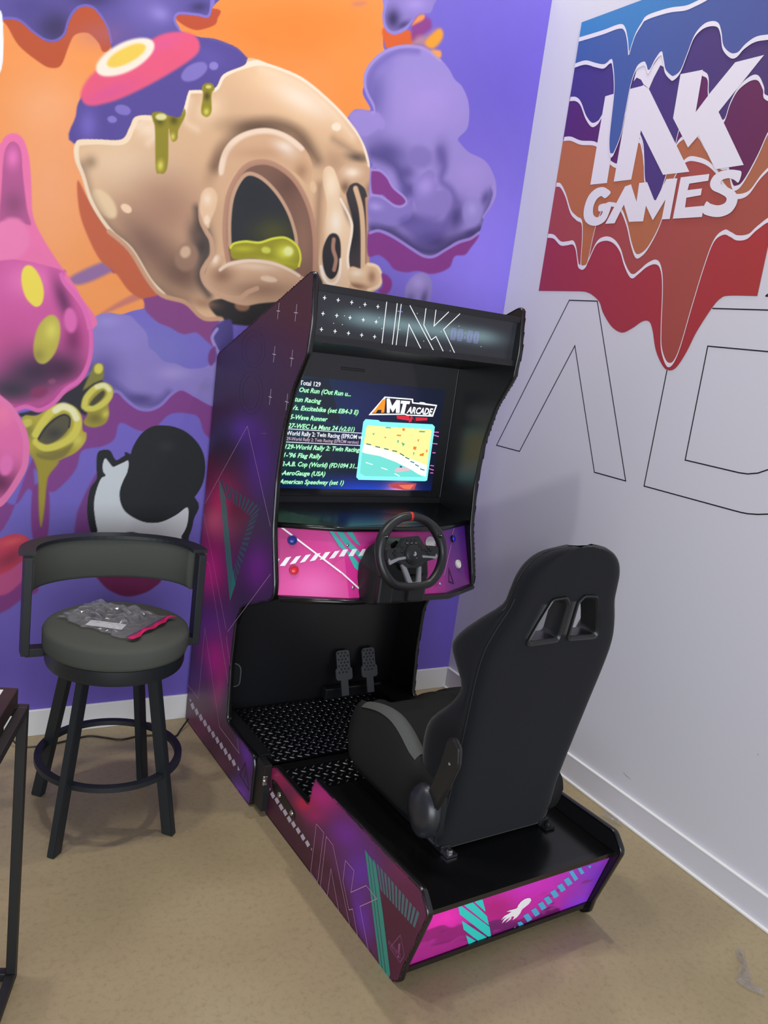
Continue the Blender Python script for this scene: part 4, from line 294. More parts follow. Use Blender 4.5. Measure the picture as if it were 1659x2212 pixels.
[483.1,1230.3,504.5,1227.3],[522.4,1224,543.2,1220.8],[560.3,1217.5,582.3,1215.1],[596.3,1208.7,617.2,1199.3],[622.8,1194.6,643.5,1187.9],[648.8,1179.8,668.5,1174.3],[672.9,1168.2,691.5,1161.2],[699.1,1152.3,721.7,1146.6]],"lane":[[450.6,1169.2,481.8,1161.4],[520.8,1151.3,550.3,1144],[583.6,1130.5,609.4,1120.8]],"car":[[581.7,1142.8,592.1,1153.3,608.6,1155.9,625.6,1156.4,651.1,1150.9,654.5,1144.8,630.5,1141.2,611.6,1137.4,587.6,1136]],"carwin":[[603,1154.5,604,1160.7,612.8,1160.1,614.8,1154]],"specks":[[462.3,1277,473.2,1280.7,470,1271.4],[670.8,1299.1,698.1,1299.3,696.5,1293.9,670.3,1293.7],[575.4,1258.6,585.2,1257,580.9,1244.7],[655.3,1215.1,662.8,1214.2,660.1,1200.9],[518.3,1305.7,541.9,1305,540.2,1300.9,518.1,1300.5],[595.7,1251.4,613.5,1246.1,605.5,1235.6]],"specks2":[[592.1,1303.8,603.9,1305.2,603.3,1294.3,593.4,1295.8],[572,1279.4,591.3,1278.7,589.8,1273.4,570.4,1274.5],[667,1262.9,676.2,1267.4,673.2,1255.8],[654,1237.7,669,1236.7,666.2,1223.8,653.2,1227.4],[686.2,1208,707.5,1215.1,707.1,1202.6,689.7,1202],[715,1229.9,723.5,1224,717.8,1213.4],[514.6,1268.5,526.5,1267.5,522.6,1262.1]],"amt_white":[[437.7,1344.2,496.5,1416.4,623.2,1417.2,626.4,1404.2,654.6,1404.2,656,1407.5,674.6,1407.7,685.1,1404.4,737.9,1402,725.8,1356.2,605.8,1352.8,595.8,1355.4]],"amt_dark":[[449.2,1350,501.8,1412.2,617.7,1412.8,621.3,1399.9,731.2,1397.4,720,1360.8,607.6,1356.9,597.5,1359.5]],"amt_A":[[453.3,1353,489.2,1404.2,501.4,1409,503.2,1358.2,489.7,1355.3,490.2,1367.1,474.2,1366.1,466.9,1353.9]],"amt_M":[[515,1357,506,1409.3,518.3,1411,534.2,1383.9,549.3,1407.8,565.8,1407.8,571,1360.6,554.6,1359.5,551.5,1379.1,540.2,1360.6,525.9,1377.4,526.6,1357.7]],"amt_T":[[570.7,1407,611.4,1407.1,609.3,1396.2,596.4,1396.1,592.6,1360,575,1359.6,580.6,1395.8,570.1,1396.2]],"red_glow":[[558.5,1349.8,615.4,1353.4,623.4,1333.8,565.1,1338.3],[645.2,1349.2,701.8,1350.7,701,1340.4,650,1335.3]],"red_tri":[[625,1354,617.2,1327.3,628.9,1330.1,635,1346.6,651,1329.3]],"blue":[[337.5,1106.6,419.3,1132.4,442.4,1098.8,737.5,1098.4,763.7,1094.7,766.2,1065.7,334,1066.9]],"orange":[[561.6,1086.8,618.5,1094.1,692.9,1093.4,686.8,1070.1,637.6,1067.3,582.7,1074.8]],"orange2":[[610.1,1085.6,683.6,1089,666.9,1069.8,636.9,1071.5]],"tire":[[152.9,1452.8,255.1,1465.3,303.3,1360.4,328.8,1300.9,275.1,1313.1,173.1,1388.5],[183.9,1300.2,294.2,1299,311.6,1168.6,199.6,1172.5]],"lights":[[733.6,1297.1,764,1297.4],[735.4,1286.8,766.9,1280.9],[741.3,1253.1,765.9,1251.7],[751.3,1136.9,765.7,1136.4],[746.2,1166.2,764.3,1164.7],[743.3,1153.5,765.7,1147.8],[747.6,1216.6,762.9,1216.4]]},"sc_arcade":[601.5,1364.5,721.3,1367.4],"bands":{"b6":[-217.4,2129.1,-261.8,2124,-311.1,2096,-352.8,2094.7,-384.7,2096.3,-408.7,2073.2,-430.3,2028,-444.2,2004.8,-472.4,1998,-490.7,2020.6,-521,2087.5,-562.8,2105.2,-610.6,2095.4,-654.6,2061.9,-689.2,2011.9,-719.5,1977.8,-744.1,1965,-769.7,1979.6,-804.5,2004.6,-842.1,2014.8,-871.6,1992.2,-896,1927.6,-924.3,1792.5,-947.7,1710.5,-991.2,1661.7,-1022,1704.4,-1041.2,1860.2,-1058.1,1989.9,-1077.4,2077.6,-1110.9,2105.7,-1139.5,2098.1,-1168.6,2086.3,-1206.3,2089.1,-1237.3,2114.9,-1280,2138.3,-1332.9,2115.5],"b5":[-220.7,2332.1,-251.7,2326,-293.4,2284.9,-341,2219,-383.5,2190.3,-417.7,2172.2,-436,2112.9,-447,2047.4,-455.2,2008,-472.2,1998.7,-490.7,2020.6,-496.2,2110.7,-506.5,2180.3,-531.7,2226,-566.7,2231.1,-615.4,2214.3,-665.8,2153.4,-704.8,2085,-737.1,2041.7,-762.7,2039.4,-795.8,2070.2,-830.9,2151.1,-841.9,2259.7,-869.3,2330.7,-899.8,2356.4,-944.7,2350.4,-991.8,2331.7,-1038.4,2297.3,-1072.4,2256.9,-1113.4,2225.9,-1142.1,2215.8,-1177.7,2226,-1210,2270.4,-1249.1,2306.7],"b4":[-219.9,2509.5,-267.1,2505.4,-332.9,2482.1,-424,2464.4,-483.4,2413.8,-532.7,2380.6,-566.4,2371,-596.7,2388.9,-619.4,2434,-653.9,2447.4,-681.8,2402.9,-710,2341.2,-767.4,2306.5,-808.2,2331.3,-824.9,2386.2,-852,2427.6,-915.8,2435.7,-972.6,2379.7,-1043.3,2318.2,-1075.9,2308.5,-1106.3,2253.9,-1125.3,2243.4,-1149.3,2263.2,-1181.4,2334.3,-1201.4,2397.3,-1227.5,2438.2],"b3":[-218.5,2662.3,-258.3,2656.3,-294.1,2632.7,-337.9,2576.6,-380.3,2542.1,-412.4,2545.6,-434.5,2568.2,-475.4,2586.3,-532.4,2571.3,-597.4,2519.9,-666.7,2445.8,-694,2378.1,-719.1,2299.3,-763.7,2242.8,-788.6,2223.5,-803.8,2257.1,-814.2,2307.9,-829.8,2396.9,-835.4,2463.2,-858.2,2547.8,-881.8,2624.7,-902.6,2626.1,-921.6,2606.6,-935.8,2556.3,-974.4,2481.1,-1007,2460.4,-1025.1,2468.3,-1033.4,2513.9,-1055.2,2556.5,-1094.3,2578.4,-1123.8,2573,-1150.6,2539.7,-1163.6,2512.6,-1214.5,2489.4],"b2":[-222.5,2787.3,-283.8,2786.5,-346.6,2764.7,-396.7,2750.6,-430.2,2762.1,-447.7,2735.9,-464.7,2690.7,-478.3,2634.2,-487,2548.1,-495.3,2473.8,-510.1,2423,-525.6,2412,-538.2,2428.9,-554.8,2484.2,-556.7,2561.6,-558.5,2638.2,-564.5,2681.1,-578,2710.5,-605.2,2717.9,-620,2708.1,-640,2684.2,-661.9,2717.9,-685.1,2735.7,-702.2,2708.7,-721.1,2671.5,-750.8,2645.8,-769,2640.2,-793.1,2657.7,-809.7,2708.8,-825.9,2759.1,-855.5,2783.2,-889.8,2785.7,-920.3,2773.4,-940,2744.1,-959.7,2698.5,-994.3,2667.6,-1021.9,2661.9,-1048.9,2682,-1083.5,2694.5,-1126.6,2691.4,-1170.6,2685.1],"b1":[-221.5,2883.8,-288.2,2881.4,-363.5,2879.7,-444.3,2880.3,-476.7,2862.9,-501.7,2819.3,-521.3,2769.6,-528.2,2796.1,-538.6,2831.5,-560.2,2861,-580.7,2877.2,-644.6,2878.6,-699.8,2875,-762.4,2865,-805.4,2867.6,-839.8,2872.1,-886.1,2881]},"b7":[-223.9,1904.1,-461.6,1906.5,-521.3,1902.2,-563.3,1886.8,-596.9,1865,-625.1,1827.4,-683,1778.9,-740.9,1759.9,-787.8,1778.1,-831.1,1804.8,-863.4,1806.3,-887,1777.4,-920.9,1707.3,-965.3,1657,-995.8,1643.7,-1026.7,1656.7,-1057.2,1711.9,-1082.7,1782.4,-1125.3,1863,-1151.5,1894.1,-1182.3,1904,-1288.8,1905.1],"poster_tl":[-220.3,2949.5],"poster_tr":[-555.3,2944.5],"letters":{"I":[-430.4,2637.4,-514.8,2639.9,-523.3,2311.9,-431.5,2313.7],"A":[-557.7,2641.3,-615,2641.1,-628.4,2643.3,-655.4,2624.1,-918,2313.6,-800.7,2314.9,-652.8,2483.9,-648.9,2312.8,-558.9,2313.7],"splash":[-570.2,2665.4,-575.2,2705.3,-603,2720,-619.7,2709.3,-638.3,2684.5,-685.1,2735.7,-715.6,2683.7,-691.1,2696.9,-669.1,2658.8,-655.4,2624.1,-629.2,2640.3,-606.5,2664.6,-582.7,2676],"K":[-794.2,2647.6,-891.2,2643.2,-895.1,2508.2,-943.1,2563.1,-1020.8,2640.7,-1128,2640.5,-993,2494.2,-1136.7,2312.6,-1026.2,2310.3,-928,2429.7,-891.4,2395,-797.9,2503.7],"gA":[-553.2,2160.2,-623.6,2290.9,-652.4,2295.7,-744.2,2159.7,-676.8,2160.8,-634.4,2225.2,-603,2159.6],"gM":[-699.7,2160.8,-692.5,2296.9,-731.3,2296.4,-787,2223.6,-820.4,2298.7,-870.4,2296.9,-871.2,2160.5,-833.8,2161.4,-834.4,2228.8,-792.9,2160.1,-746.9,2213.4,-746.9,2158.9],"gE":[-885,2298.4,-1006,2297.8,-1007.4,2276.1,-928.2,2273.8,-926.2,2252.8,-987.3,2253.3,-987.9,2231.4,-927.6,2227.6,-929.9,2195.6,-1009,2195.9,-1011.2,2159.5,-884.8,2160.9]},"letG":[-553.9,2274.1,-528.9,2290.4,-503.8,2298.7,-467.5,2295.5,-435.1,2274,-420.6,2236.6,-423.8,2197.7,-444,2172.1,-479.4,2157.5,-517.1,2157,-550.3,2171.7,-564.1,2199,-564.4,2233.1,-504,2233.5,-504.7,2208.9,-527,2208.7,-521.7,2193.3,-500.1,2187,-478,2199.7,-471.6,2228.1,-482.7,2254.5,-505,2265.4,-528.7,2255.5],"letS":[-1134.6,2290.5,-1114.4,2298.8,-1087.2,2303.1,-1054.1,2302.2,-1026.5,2290.5,-1016.6,2267.1,-1031.2,2245.3,-1065.6,2230.7,-1095,2215.1,-1093.8,2199.3,-1068.4,2193,-1035.7,2200.6,-1016.3,2208.5,-1009.4,2175,-1042.5,2160.5,-1084.8,2155.4,-1122.3,2165.5,-1139.4,2188.2,-1139.2,2211.8,-1121.1,2234.3,-1087.7,2249.2,-1063.4,2260.3,-1063,2272.6,-1087.3,2276.7,-1112.2,2269.2,-1130.9,2259.6],"outl":[[-420.9,1870.3,-581.4,1871.1,-897.5,1224.7,-732.1,1223.9,-499.5,1694.3,-267.6,1222.1,-102.3,1220.2,-420.9,1870.3],
[-1127.1,1861.4,-1361.8,1863.5],[-988.3,1643,-988,1225.1,-1367.8,1228.2,-1400,1228.8,-1425,1230.6,-1460.7,1237.3,-1517,1253],[-1393.8,1737.4,-1139.9,1738,-1143.7,1350.8,-1362.5,1350.9,-1393.7,1353.4,-1428.6,1363.3,-1471.2,1386.6],[-1318,1905.7,-1345.7,1926.9],[-1318,1905.7,-1351.1,1905.4]],"scuffs":[[-1154.3,172.2,-1169.6,167.5,-1195.6,165.2],[-1644.2,507.3,-1649.3,506.8]]}
# ------------------------------------------------------------------ materials
def mix_noise_mat(name, stops, scale, rough, bump=0., spec=.4, detail=8, r2=None):
    m = bpy.data.materials.new(name); m.use_nodes = True; nt = m.node_tree; b = nt.nodes['Principled BSDF']; L = nt.links.new
    t = nt.nodes.new('ShaderNodeTexCoord'); n = nt.nodes.new('ShaderNodeTexNoise'); n.inputs['Scale'].default_value = scale; n.inputs['Detail'].default_value = detail
    cr = nt.nodes.new('ShaderNodeValToRGB'); els = cr.color_ramp.elements
    while len(els) < len(stops): els.new(.5)
    for e, (p, c) in zip(els, stops): e.position = p; e.color = rgb(*c)
    L(t.outputs['Object'], n.inputs['Vector']); L(n.outputs['Fac'], cr.inputs[0]); L(cr.outputs[0], b.inputs['Base Color'])
    b.inputs['Roughness'].default_value = rough; b.inputs['Specular IOR Level'].default_value = spec
    if bump:
        n2 = nt.nodes.new('ShaderNodeTexNoise'); n2.inputs['Scale'].default_value = 260; n2.inputs['Detail'].default_value = 4; L(t.outputs['Object'], n2.inputs['Vector'])
        bp = nt.nodes.new('ShaderNodeBump'); bp.inputs['Strength'].default_value = bump; bp.inputs['Distance'].default_value = .002; L(n2.outputs['Fac'], bp.inputs['Height']); L(bp.outputs[0], b.inputs['Normal'])
        mx = nt.nodes.new('ShaderNodeMix'); mx.data_type = 'RGBA'; mx.blend_type = 'MULTIPLY'; mx.inputs[0].default_value = .35
        n3 = nt.nodes.new('ShaderNodeTexNoise'); n3.inputs['Scale'].default_value = 55; n3.inputs['Detail'].default_value = 10; n3.inputs['Roughness'].default_value = .8; L(t.outputs['Object'], n3.inputs['Vector'])
        c3 = nt.nodes.new('ShaderNodeValToRGB'); c3.color_ramp.elements[0].position = .36; c3.color_ramp.elements[0].color = (.45, .42, .4, 1); c3.color_ramp.elements[1].position = .5
        L(n3.outputs['Fac'], c3.inputs[0]); L(cr.outputs[0], mx.inputs[6]); L(c3.outputs[0], mx.inputs[7]); L(mx.outputs[2], b.inputs['Base Color'])
    MATS[name] = m; return m
floor_m = mix_noise_mat('polished_concrete', [(.25, (148, 132, 102)), (.5, (163, 146, 114)), (.75, (174, 158, 124))], 1.6, .42, .12)
wall_m = mat('white_wall_paint', rgb(212, 211, 222), .7, spec=.25, bump=(180, .06, .002))
base_m = mat('white_baseboard_paint', rgb(226, 226, 228), .45)
blackw = mat('black_laminate', rgb(24, 24, 27), .34, spec=.5, bump=(900, .05, .001))
blackg = mat('black_gloss_deck', rgb(17, 17, 18), .22, spec=.5)
moldm = mat('black_edge_trim', rgb(16, 16, 18), .22, spec=.6)
plast = mat('black_plastic', rgb(26, 27, 29), .42)
rubber = mat('black_rubber', rgb(22, 22, 24), .55)
fabric = mat('charcoal_seat_fabric', rgb(22, 23, 28), .95, spec=.1, sheen=.15, bump=(700, .25, .001))
fabric2 = mat('grey_bolster_fabric', rgb(84, 86, 84), .9, spec=.15, bump=(700, .25, .001))
chrome = mat('bright_steel', rgb(200, 200, 200), .2, metal=1.)
# ------------------------------------------------------------------ the room
bm = bmesh.new(); box(bm, -4.6, .12, -6.2, .12, -.1, 0); struct(obj('floor', bm, floor_m))
bm = bmesh.new(); box(bm, -4.6, .0, .0, .12, 0, 3.5); wback = struct(obj('wall_back', bm, wall_m))
bm = bmesh.new(); box(bm, 0, .12, -6.2, .12, 0, 3.5); wright = struct(obj('wall_right', bm, wall_m))
bm = bmesh.new(); box(bm, -4.6, 0, -.012, 0, 0, .103, .002); struct(obj('baseboard_back', bm, base_m))
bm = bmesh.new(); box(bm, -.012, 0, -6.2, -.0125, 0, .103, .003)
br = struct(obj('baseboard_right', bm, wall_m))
bm = bmesh.new(); box(bm, -.0135, 0, -6.2, -.0125, .1, .105, .001); box(bm, -.022, -.011, -6.2, -.0125, 0, .010, .003); obj('highlight_and_caulk', bm, mat('white_highlight_caulk', rgb(240, 240, 240), .5), br)  # top strip is the board's edge highlight painted white; floor strip is caulk
xs, zs, C = paint(MURAL, -2560, 0, 103, 3100, 3.0, (122, 106, 205))
me = grid_mesh('mural', xs, zs, C, lambda a, b: np.stack([np.minimum(a/1000, 0), np.full(a.shape, -.0015), b/1000], 1), k=.86)
link('mural', me, vcmat('mural_spray_paint', .55, .3, noise=(14, .035)), wback, label='airbrushed mural of a cracked peach skull, purple clouds and pink blobs on orange')
# ------------------------------------------------------------------ wall graphic on the right wall
def yz(a, x=-.001): return [(x, a[i]/1000, a[i+1]/1000) for i in range(0, len(a), 2)]
wg = root('wall_graphic', (0, -.76, 1.9), 0, 'square drip-paint vinyl logo in blue to red bands reading INK GAMES', 'wall graphic', off=(0, -.76, 1.9))
vc = vcmat('vinyl_print', .5, .35)
YL, YR = -.221, -1.2888
def band_cols(cl, cr_):
    a, b = lin(cl)*.86, lin(cr_)*.86
    def f(p): t = min(1, max(0, (p[1]-YL)/(YR-YL))); return a*(1-t)+b*t
    return f
def cvpoly(bm, pts, colf, step=None):
    lay = bm.verts.layers.float_color['Col']; flatpoly(bm, pts, colf, lay)
def clipy(P): return [(p[0], min(YL, max(YR, p[1])), p[2]) for p in P]
def bandpoly(key, x, dz=0.):
    c = catmull([(p[1], p[2]) for p in yz(DEC['bands'][key])], 5, False)
    c = [(max(YR, min(YL, y)), z+dz) for y, z in c]
    if c[-1][0] > YR: c.append((YR, c[-1][1]+.05))
    return [(x, y, min(z, 2.947)) for y, z in c]+[(x, YR, 2.947), (x, YL, 2.947)]
bm = bmesh.new(); bm.verts.layers.float_color.new('Col')
b7 = [(p[1], p[2]) for p in yz(DEC['b7'])]; c7 = list(catmull(b7, 5, False)); c7[0:5] = [np.array((YL, 1.9045))]
cvpoly(bm, [(-.001, max(YR, min(YL, y)), z) for y, z in c7]+[(-.001, YR, 2.947), (-.001, YL, 2.947)], band_cols((172, 58, 84), (182, 62, 62)))
spec_ = [('b6', (178, 76, 84), (176, 88, 74)), ('b5', (198, 116, 74), (182, 112, 84)), ('b4', (92, 46, 124), (112, 46, 84)), ('b3', (76, 62, 146), (84, 62, 116)), ('b2', (70, 104, 176), (84, 92, 160)), ('b1', (64, 140, 206), (70, 120, 190))]
x = -.001
WHT = lin((232, 228, 240))*.95
def wline(bm, key, x, wmin=.0028, wmax=.016):
    c = catmull([(p[1], p[2]) for p in yz(DEC['bands'][key])], 5, False)
    P = [Vector((x, y, z)) for y, z in c if YR <= y <= YL]; ws = []
    for i in range(len(P)):
        a = P[max(0, i-1)]; b = P[min(len(P)-1, i+1)]; d = (b-a).normalized(); ws.append(wmin+(wmax-wmin)*abs(d.y)**2.2)
    L_ = bm.verts.layers.float_color['Col']; n0 = len(bm.verts)
    strip(bm, P, ws, (-1, 0, 0)); bm.verts.ensure_lookup_table()
    for v in bm.verts[n0:]: v[L_] = (*WHT, 1)
for key, cl, cr_ in spec_[:4]:
    x -= .0004; wline(bm, key, x-.0002); cvpoly(bm, bandpoly(key, x-.0003 if False else x), band_cols(cl, cr_))
upright(bm, (-1, 0, 0)); obj('warm_bands', bm, vc, wg, recalc=False, label='red, orange and purple dripping bands with white outlines')
bm = bmesh.new(); lay = bm.verts.layers.float_color.new('Col'); xl = x-.0008
for k in ('A', 'K', 'I', 'splash'):
    flatpoly(bm, yz(DEC['letters'][k], xl), lambda p: WHT, lay)
for q_, k in enumerate(('gA', 'gM', 'gE')): flatpoly(bm, yz(DEC['letters'][k], xl-.00012*(q_+1)), lambda p: WHT, lay)
for k in ('letG', 'letS'):
    flatpoly(bm, [(xl-.0005, p[0], p[1]) for p in catmull([(q[1], q[2]) for q in yz(DEC[k])], 3, True)], lambda p: WHT, lay)
upright(bm, (-1, 0, 0)); obj('lettering', bm, vc, wg, recalc=False, label='white angular letters INK above slanted bold GAMES')
# the blue drips run over the letters, cut along the top of the N and K
bm = bmesh.new(); bm.verts.layers.float_color.new('Col'); xb = xl-.0008
for key, cl, cr_ in spec_[4:]:
    xb -= .0004; wline(bm, key, xb-.0002); cvpoly(bm, bandpoly(key, xb), band_cols(cl, cr_))
upright(bm, (-1, 0, 0)); obj('blue_bands', bm, vc, wg, recalc=False, label='light and dark blue dripping bands at the top')
inkm = mat('black_vinyl_line', rgb(14, 13, 24), .5)
wl = root('wall_lettering', (0, -.5, 1.5), 0, 'large thin black outline letters A and D on the white wall below the drip logo', 'wall lettering', off=(0, -.5, 1.5))
for nm, idx in (('letter_a', [0]), ('letter_d', [1, 2, 3]), ('letter_corner', [4, 5])):
    bm = bmesh.new()
    for i in idx: strip(bm, yz(DEC['outl'][i], -.0006), .0042, (-1, 0, 0))
    upright(bm, (-1, 0, 0)); obj(nm, bm, inkm, wl, recalc=False)
bm = bmesh.new()
for a in DEC['scuffs']: strip(bm, yz(a, -.0005), [.001, .003, .001][:len(a)//2], (-1, 0, 0))
upright(bm, (-1, 0, 0)); obj('scuff_mark', bm, mat('grey_scuff', rgb(150, 150, 165), .7), wright, recalc=False)
# ------------------------------------------------------------------ arcade cabinet (frame: u across, v towards the room, z up)
O = Vector((-1.28325353, -.6991295, 0)); DL = .0403844497
def P(u, v, z): return Vector((u, -v, z))
def fix(bm): return bm
def Wd(u, v, z): return Vector((O.x+u*math.cos(DL)+v*math.sin(DL), O.y+u*math.sin(DL)-v*math.cos(DL), z))
def croot(name, u, v, label, cat, z=0): return root(name, Wd(u, v, z), DL, label, cat, off=(u, -v, z))
cab = croot('arcade_cabinet', .4175, -.3, 'tall sit-down racing arcade cabinet with purple and magenta side art and lit screen', 'arcade machine')
PROF = [(-.672, .004, .012), (-.672, 1.486, .03), (.046, 1.796, .022), (.066, 1.64, .2), (.0575, 1.548, .03), (-.012, 1.437, .25), (-.052, 1.30, .3), (-.064, 1.14, .3), (-.05, .97, .3), (.004, .80, .12), (.004, .752, .035), (-.235, .645, .06), (-.272, .575, .06), (-.28, .40, .3), (-.262, .192, .03), (-.012, .186, .03), (.001, .15, .05), (.001, .004, .015)]
out2 = round_poly(PROF, 6)
def slab(poly, u0, u1):
    bm = bmesh.new(); prism(bm, poly, lambda a, b: P(u0, a, b), lambda a, b: P(u1, a, b)); return bm
def molding(poly, u0, u1, r=.0035):
    bm = bmesh.new(); n = len(poly); rings = []; um = (u0+u1)/2; h = (u1-u0)/2+.0006
    for i in range(n):
        a, b = Vector(poly[i-1]), Vector(poly[(i+1) % n]); t = (b-a).normalized(); nr = Vector((t.y, -t.x))
        p = Vector(poly[i]); ring = []
        for k in range(7):
            an = math.pi*k/6; q = p+nr*(math.sin(an)*r*sgn+ -sgn*.0008); ring.append(P(um+h*math.cos(an), q.x, q.y))
        q = p-nr*sgn*.004; ring.append(P(um-h, q.x, q.y)); ring.append(P(um+h, q.x, q.y))
        rings.append(ring)
    rings.append(rings[0]); loft(bm, rings, True, False); bmesh.ops.remove_doubles(bm, verts=bm.verts, dist=1e-7); return bm
def area2(poly): return sum(poly[i-1].x*poly[i].y-poly[i].x*poly[i-1].y for i in range(len(poly)))/2
sgn = 1 if area2(out2) > 0 else -1
DARKB = (44, 34, 52)
artm = vcmat('printed_side_art', .42, .45, noise=(60, .05))
linem = mat('pale_pink_print', rgb(196, 146, 184), .5); whitem = mat('white_print', rgb(196, 186, 200), .5); tealm = mat('teal_print', rgb(48, 128, 124), .5); teald = mat('dim_teal_print', rgb(62, 84, 104), .5)
ghost = mat('dark_ghost_print', rgb(52, 48, 72), .5); warnm = mat('dark_warning_print', rgb(40, 20, 50), .5); pinkp = mat('dull_pink_print', rgb(150, 84, 130), .5)
def vz(a, u): return [P(u, a[i+1]/1000, a[i+2]/1000) for i in range(0, len(a), 3)] if len(a) % 3 == 0 and False else [P(u, a[i]/1000, a[i+1]/1000) for i in range(0, len(a), 2)]
for side, u0, u1 in (('L', 0, .018), ('R', .817, .835)):
    sp = obj('side_panel', slab(out2, u0, u1), blackw, cab)
    obj('edge_trim', molding(out2, u0, u1), moldm, sp, smooth=True)
    uf = u0-.0006 if side == 'L' else u1+.0006
    xs, zs, C = paint(ART['side'], -672, 72, 4, 1800, 6.0, DARKB)
    ar = link('printed_art', grid_mesh('printed_art', xs, zs, C, lambda a, b: np.stack([np.full(a.shape, uf), -a/1000, b/1000], 1), keep=np.array([(p.x*1000, p.y*1000) for p in out2]), k=1.5), artm, sp, label='purple and magenta space print with thin pink triangles')
    if side == 'R': continue
    X = (-1, 0, 0)
    def deco(lst, mt, w=None, uu=-.0009):
        bm = bmesh.new()
        for a in lst:
            pts = vz(a, uu)
            if w: strip(bm, pts, w, X)
            else: flatpoly(bm, pts)
        upright(bm, X); return bm
    def deco_obj(name, lst, mt, w=None, uu=-.0009): return obj(name, deco(lst, mt, w, uu), mt, sp, recalc=False)
    deco_obj('triangle_lines', DEC['side_lines'], linem, .0022)
    bm = deco(DEC['side_cross'][:0], whitem)
    for a in DEC['side_cross']:
        y, z = a[0]/1000, a[1]/1000
        strip(bm, [P(-.0009, y, z-.026), P(-.0009, y, z+.026)], .0028, X); strip(bm, [P(-.0010, y-.013, z), P(-.0010, y+.013, z)], .0026, X)
    for a in DEC['side_dash']: flatpoly(bm, vz(a, -.0009))
    upright(bm, X); obj('white_marks', bm, whitem, sp, recalc=False)
    deco_obj('ghost_digits', DEC['side_ghost'], ghost, .0018)
    deco_obj('teal_stripes', DEC['side_teal'], tealm); deco_obj('dim_stripes', DEC['side_teal2'], teald)
    deco_obj('warning_sign', DEC['side_warn'], warnm, .004); deco_obj('star_glint', DEC['side_star'], pinkp, .0016)
# boards inside
def board(name, u0, u1, v0, v1, z0, z1, mt=blackw, parent=None, bev=.001, label=None):
    bm = bmesh.new(); box(bm, u0, u1, -v1, -v0, z0, z1, bev, 1); return obj(name, bm, mt, parent or cab, label=label)
def vzboard(name, quad, u0=.018, u1=.817, mt=blackw, parent=None):
    bm = bmesh.new(); prism(bm, [Vector(q) for q in quad], lambda a, b: P(u0, a, b), lambda a, b: P(u1, a, b)); return obj(name, bm, mt, parent or cab)
board('back_panel', .018, .817, -.668, -.655, .01, 1.48)
board('floor_panel', .018, .817, -.655, -.415, .13, .148)
fb = board('footwell_panel', .018, .817, -.448, -.43, .148, .70)
vzboard('top_panel', [(.005, 1.757), (-.664, 1.476), (-.664, 1.458), (.005, 1.739)])
vzboard('marquee_header', [(.05, 1.737), (.05, 1.757), (0, 1.757), (0, 1.737)])
vzboard('marquee_sill', [(.052, 1.587), (.052, 1.607), (0, 1.607), (0, 1.587)])
und = vzboard('speaker_panel', [(.04, 1.6), (-.27, 1.558), (-.27, 1.545), (.04, 1.587)])
# speaker grilles on the underside
grm = mat('speaker_mesh', rgb(74, 84, 88), .5, metal=.3)
for uu in (.115, .715):
    bm = bmesh.new()
    for i in range(-7, 8):
        for j in range(-4, 5):
            x, y = i*.0095+(.0048 if j % 2 else 0), j*.0095
            if abs(x)/.075+abs(y)/.045 > 1.0: continue
            v = -.085+y; z = 1.587-(.04-v)*.042/.31-.0006
            q = [P(uu+x+dx, v+dy, z-(dy)*-.1) for dx, dy in ((-.0038, 0), (0, .003), (.0038, 0), (0, -.003))]
            bm.faces.new([bm.verts.new(p-Vector((0, 0, .0006))) for p in q])
    obj('speaker_grille', bm, grm, und)
# marquee (backlit acrylic)
bm = bmesh.new(); lay = bm.verts.layers.float_color.new('Col'); nu, nz_ = 80, 20
G = [[None]*(nz_+1) for _ in range(nu+1)]
for i in range(nu+1):
    for j in range(nz_+1):
        u = .018+.799*i/nu; z = 1.607+.13*j/nz_; v = bm.verts.new(P(u, .034, z))
        zc = 1.672; q = max(0, abs(u-.435)-.22)/.085; g = math.exp(-((z-zc)/.022)**2)*math.exp(-q*q)
        c = lin((50, 51, 60))*(1-g)+lin((140, 170, 178))*g; v[lay] = (*c, 1); G[i][j] = v
for i in range(nu):
    for j in range(nz_): bm.faces.new((G[i][j], G[i+1][j], G[i+1][j+1], G[i][j+1]))
mqm = vcmat('backlit_acrylic', .3, .5, emis=.62)
mq = obj('marquee', bm, mqm, cab, label='dark backlit marquee with INK letters, plus signs and 00:00')
lit = mat('lit_white_print', rgb(60, 60, 60), .5, emis=rgb(235, 240, 242), es=1.3); litv = mat('lit_violet_print', rgb(40, 30, 60), .5, emis=rgb(140, 136, 205), es=1.3)
bm = bmesh.new(); Y = (0, -1, 0)
for a in DEC['mq_lines']: strip(bm, [P(a[i]/1000, .0348, a[i+1]/1000) for i in range(0, len(a), 2)], .0025, Y)
for a in DEC['mq_cross']:
    u, z = a[0]/1000, a[1]/1000; strip(bm, [P(u-.0055, .0348, z), P(u+.0055, .0348, z)], .0021, Y); strip(bm, [P(u, .0349, z-.006), P(u, .0349, z+.006)], .0021, Y)
for a in DEC['mq_dots']:
    u, z = a[0]/1000, a[1]/1000; flatpoly(bm, [P(u+.0013*math.cos(t), .0348, z+.0013*math.sin(t)) for t in [k*math.pi/3 for k in range(6)]])
upright(bm, Y); obj('marquee_lettering', bm, lit, mq, recalc=False)
bm = bmesh.new(); d = DEC['mq_digits'][0]; a, z0 = d[0]/1000, d[1]/1000; b_ = d[2]/1000; wch = (b_-a)/4.6
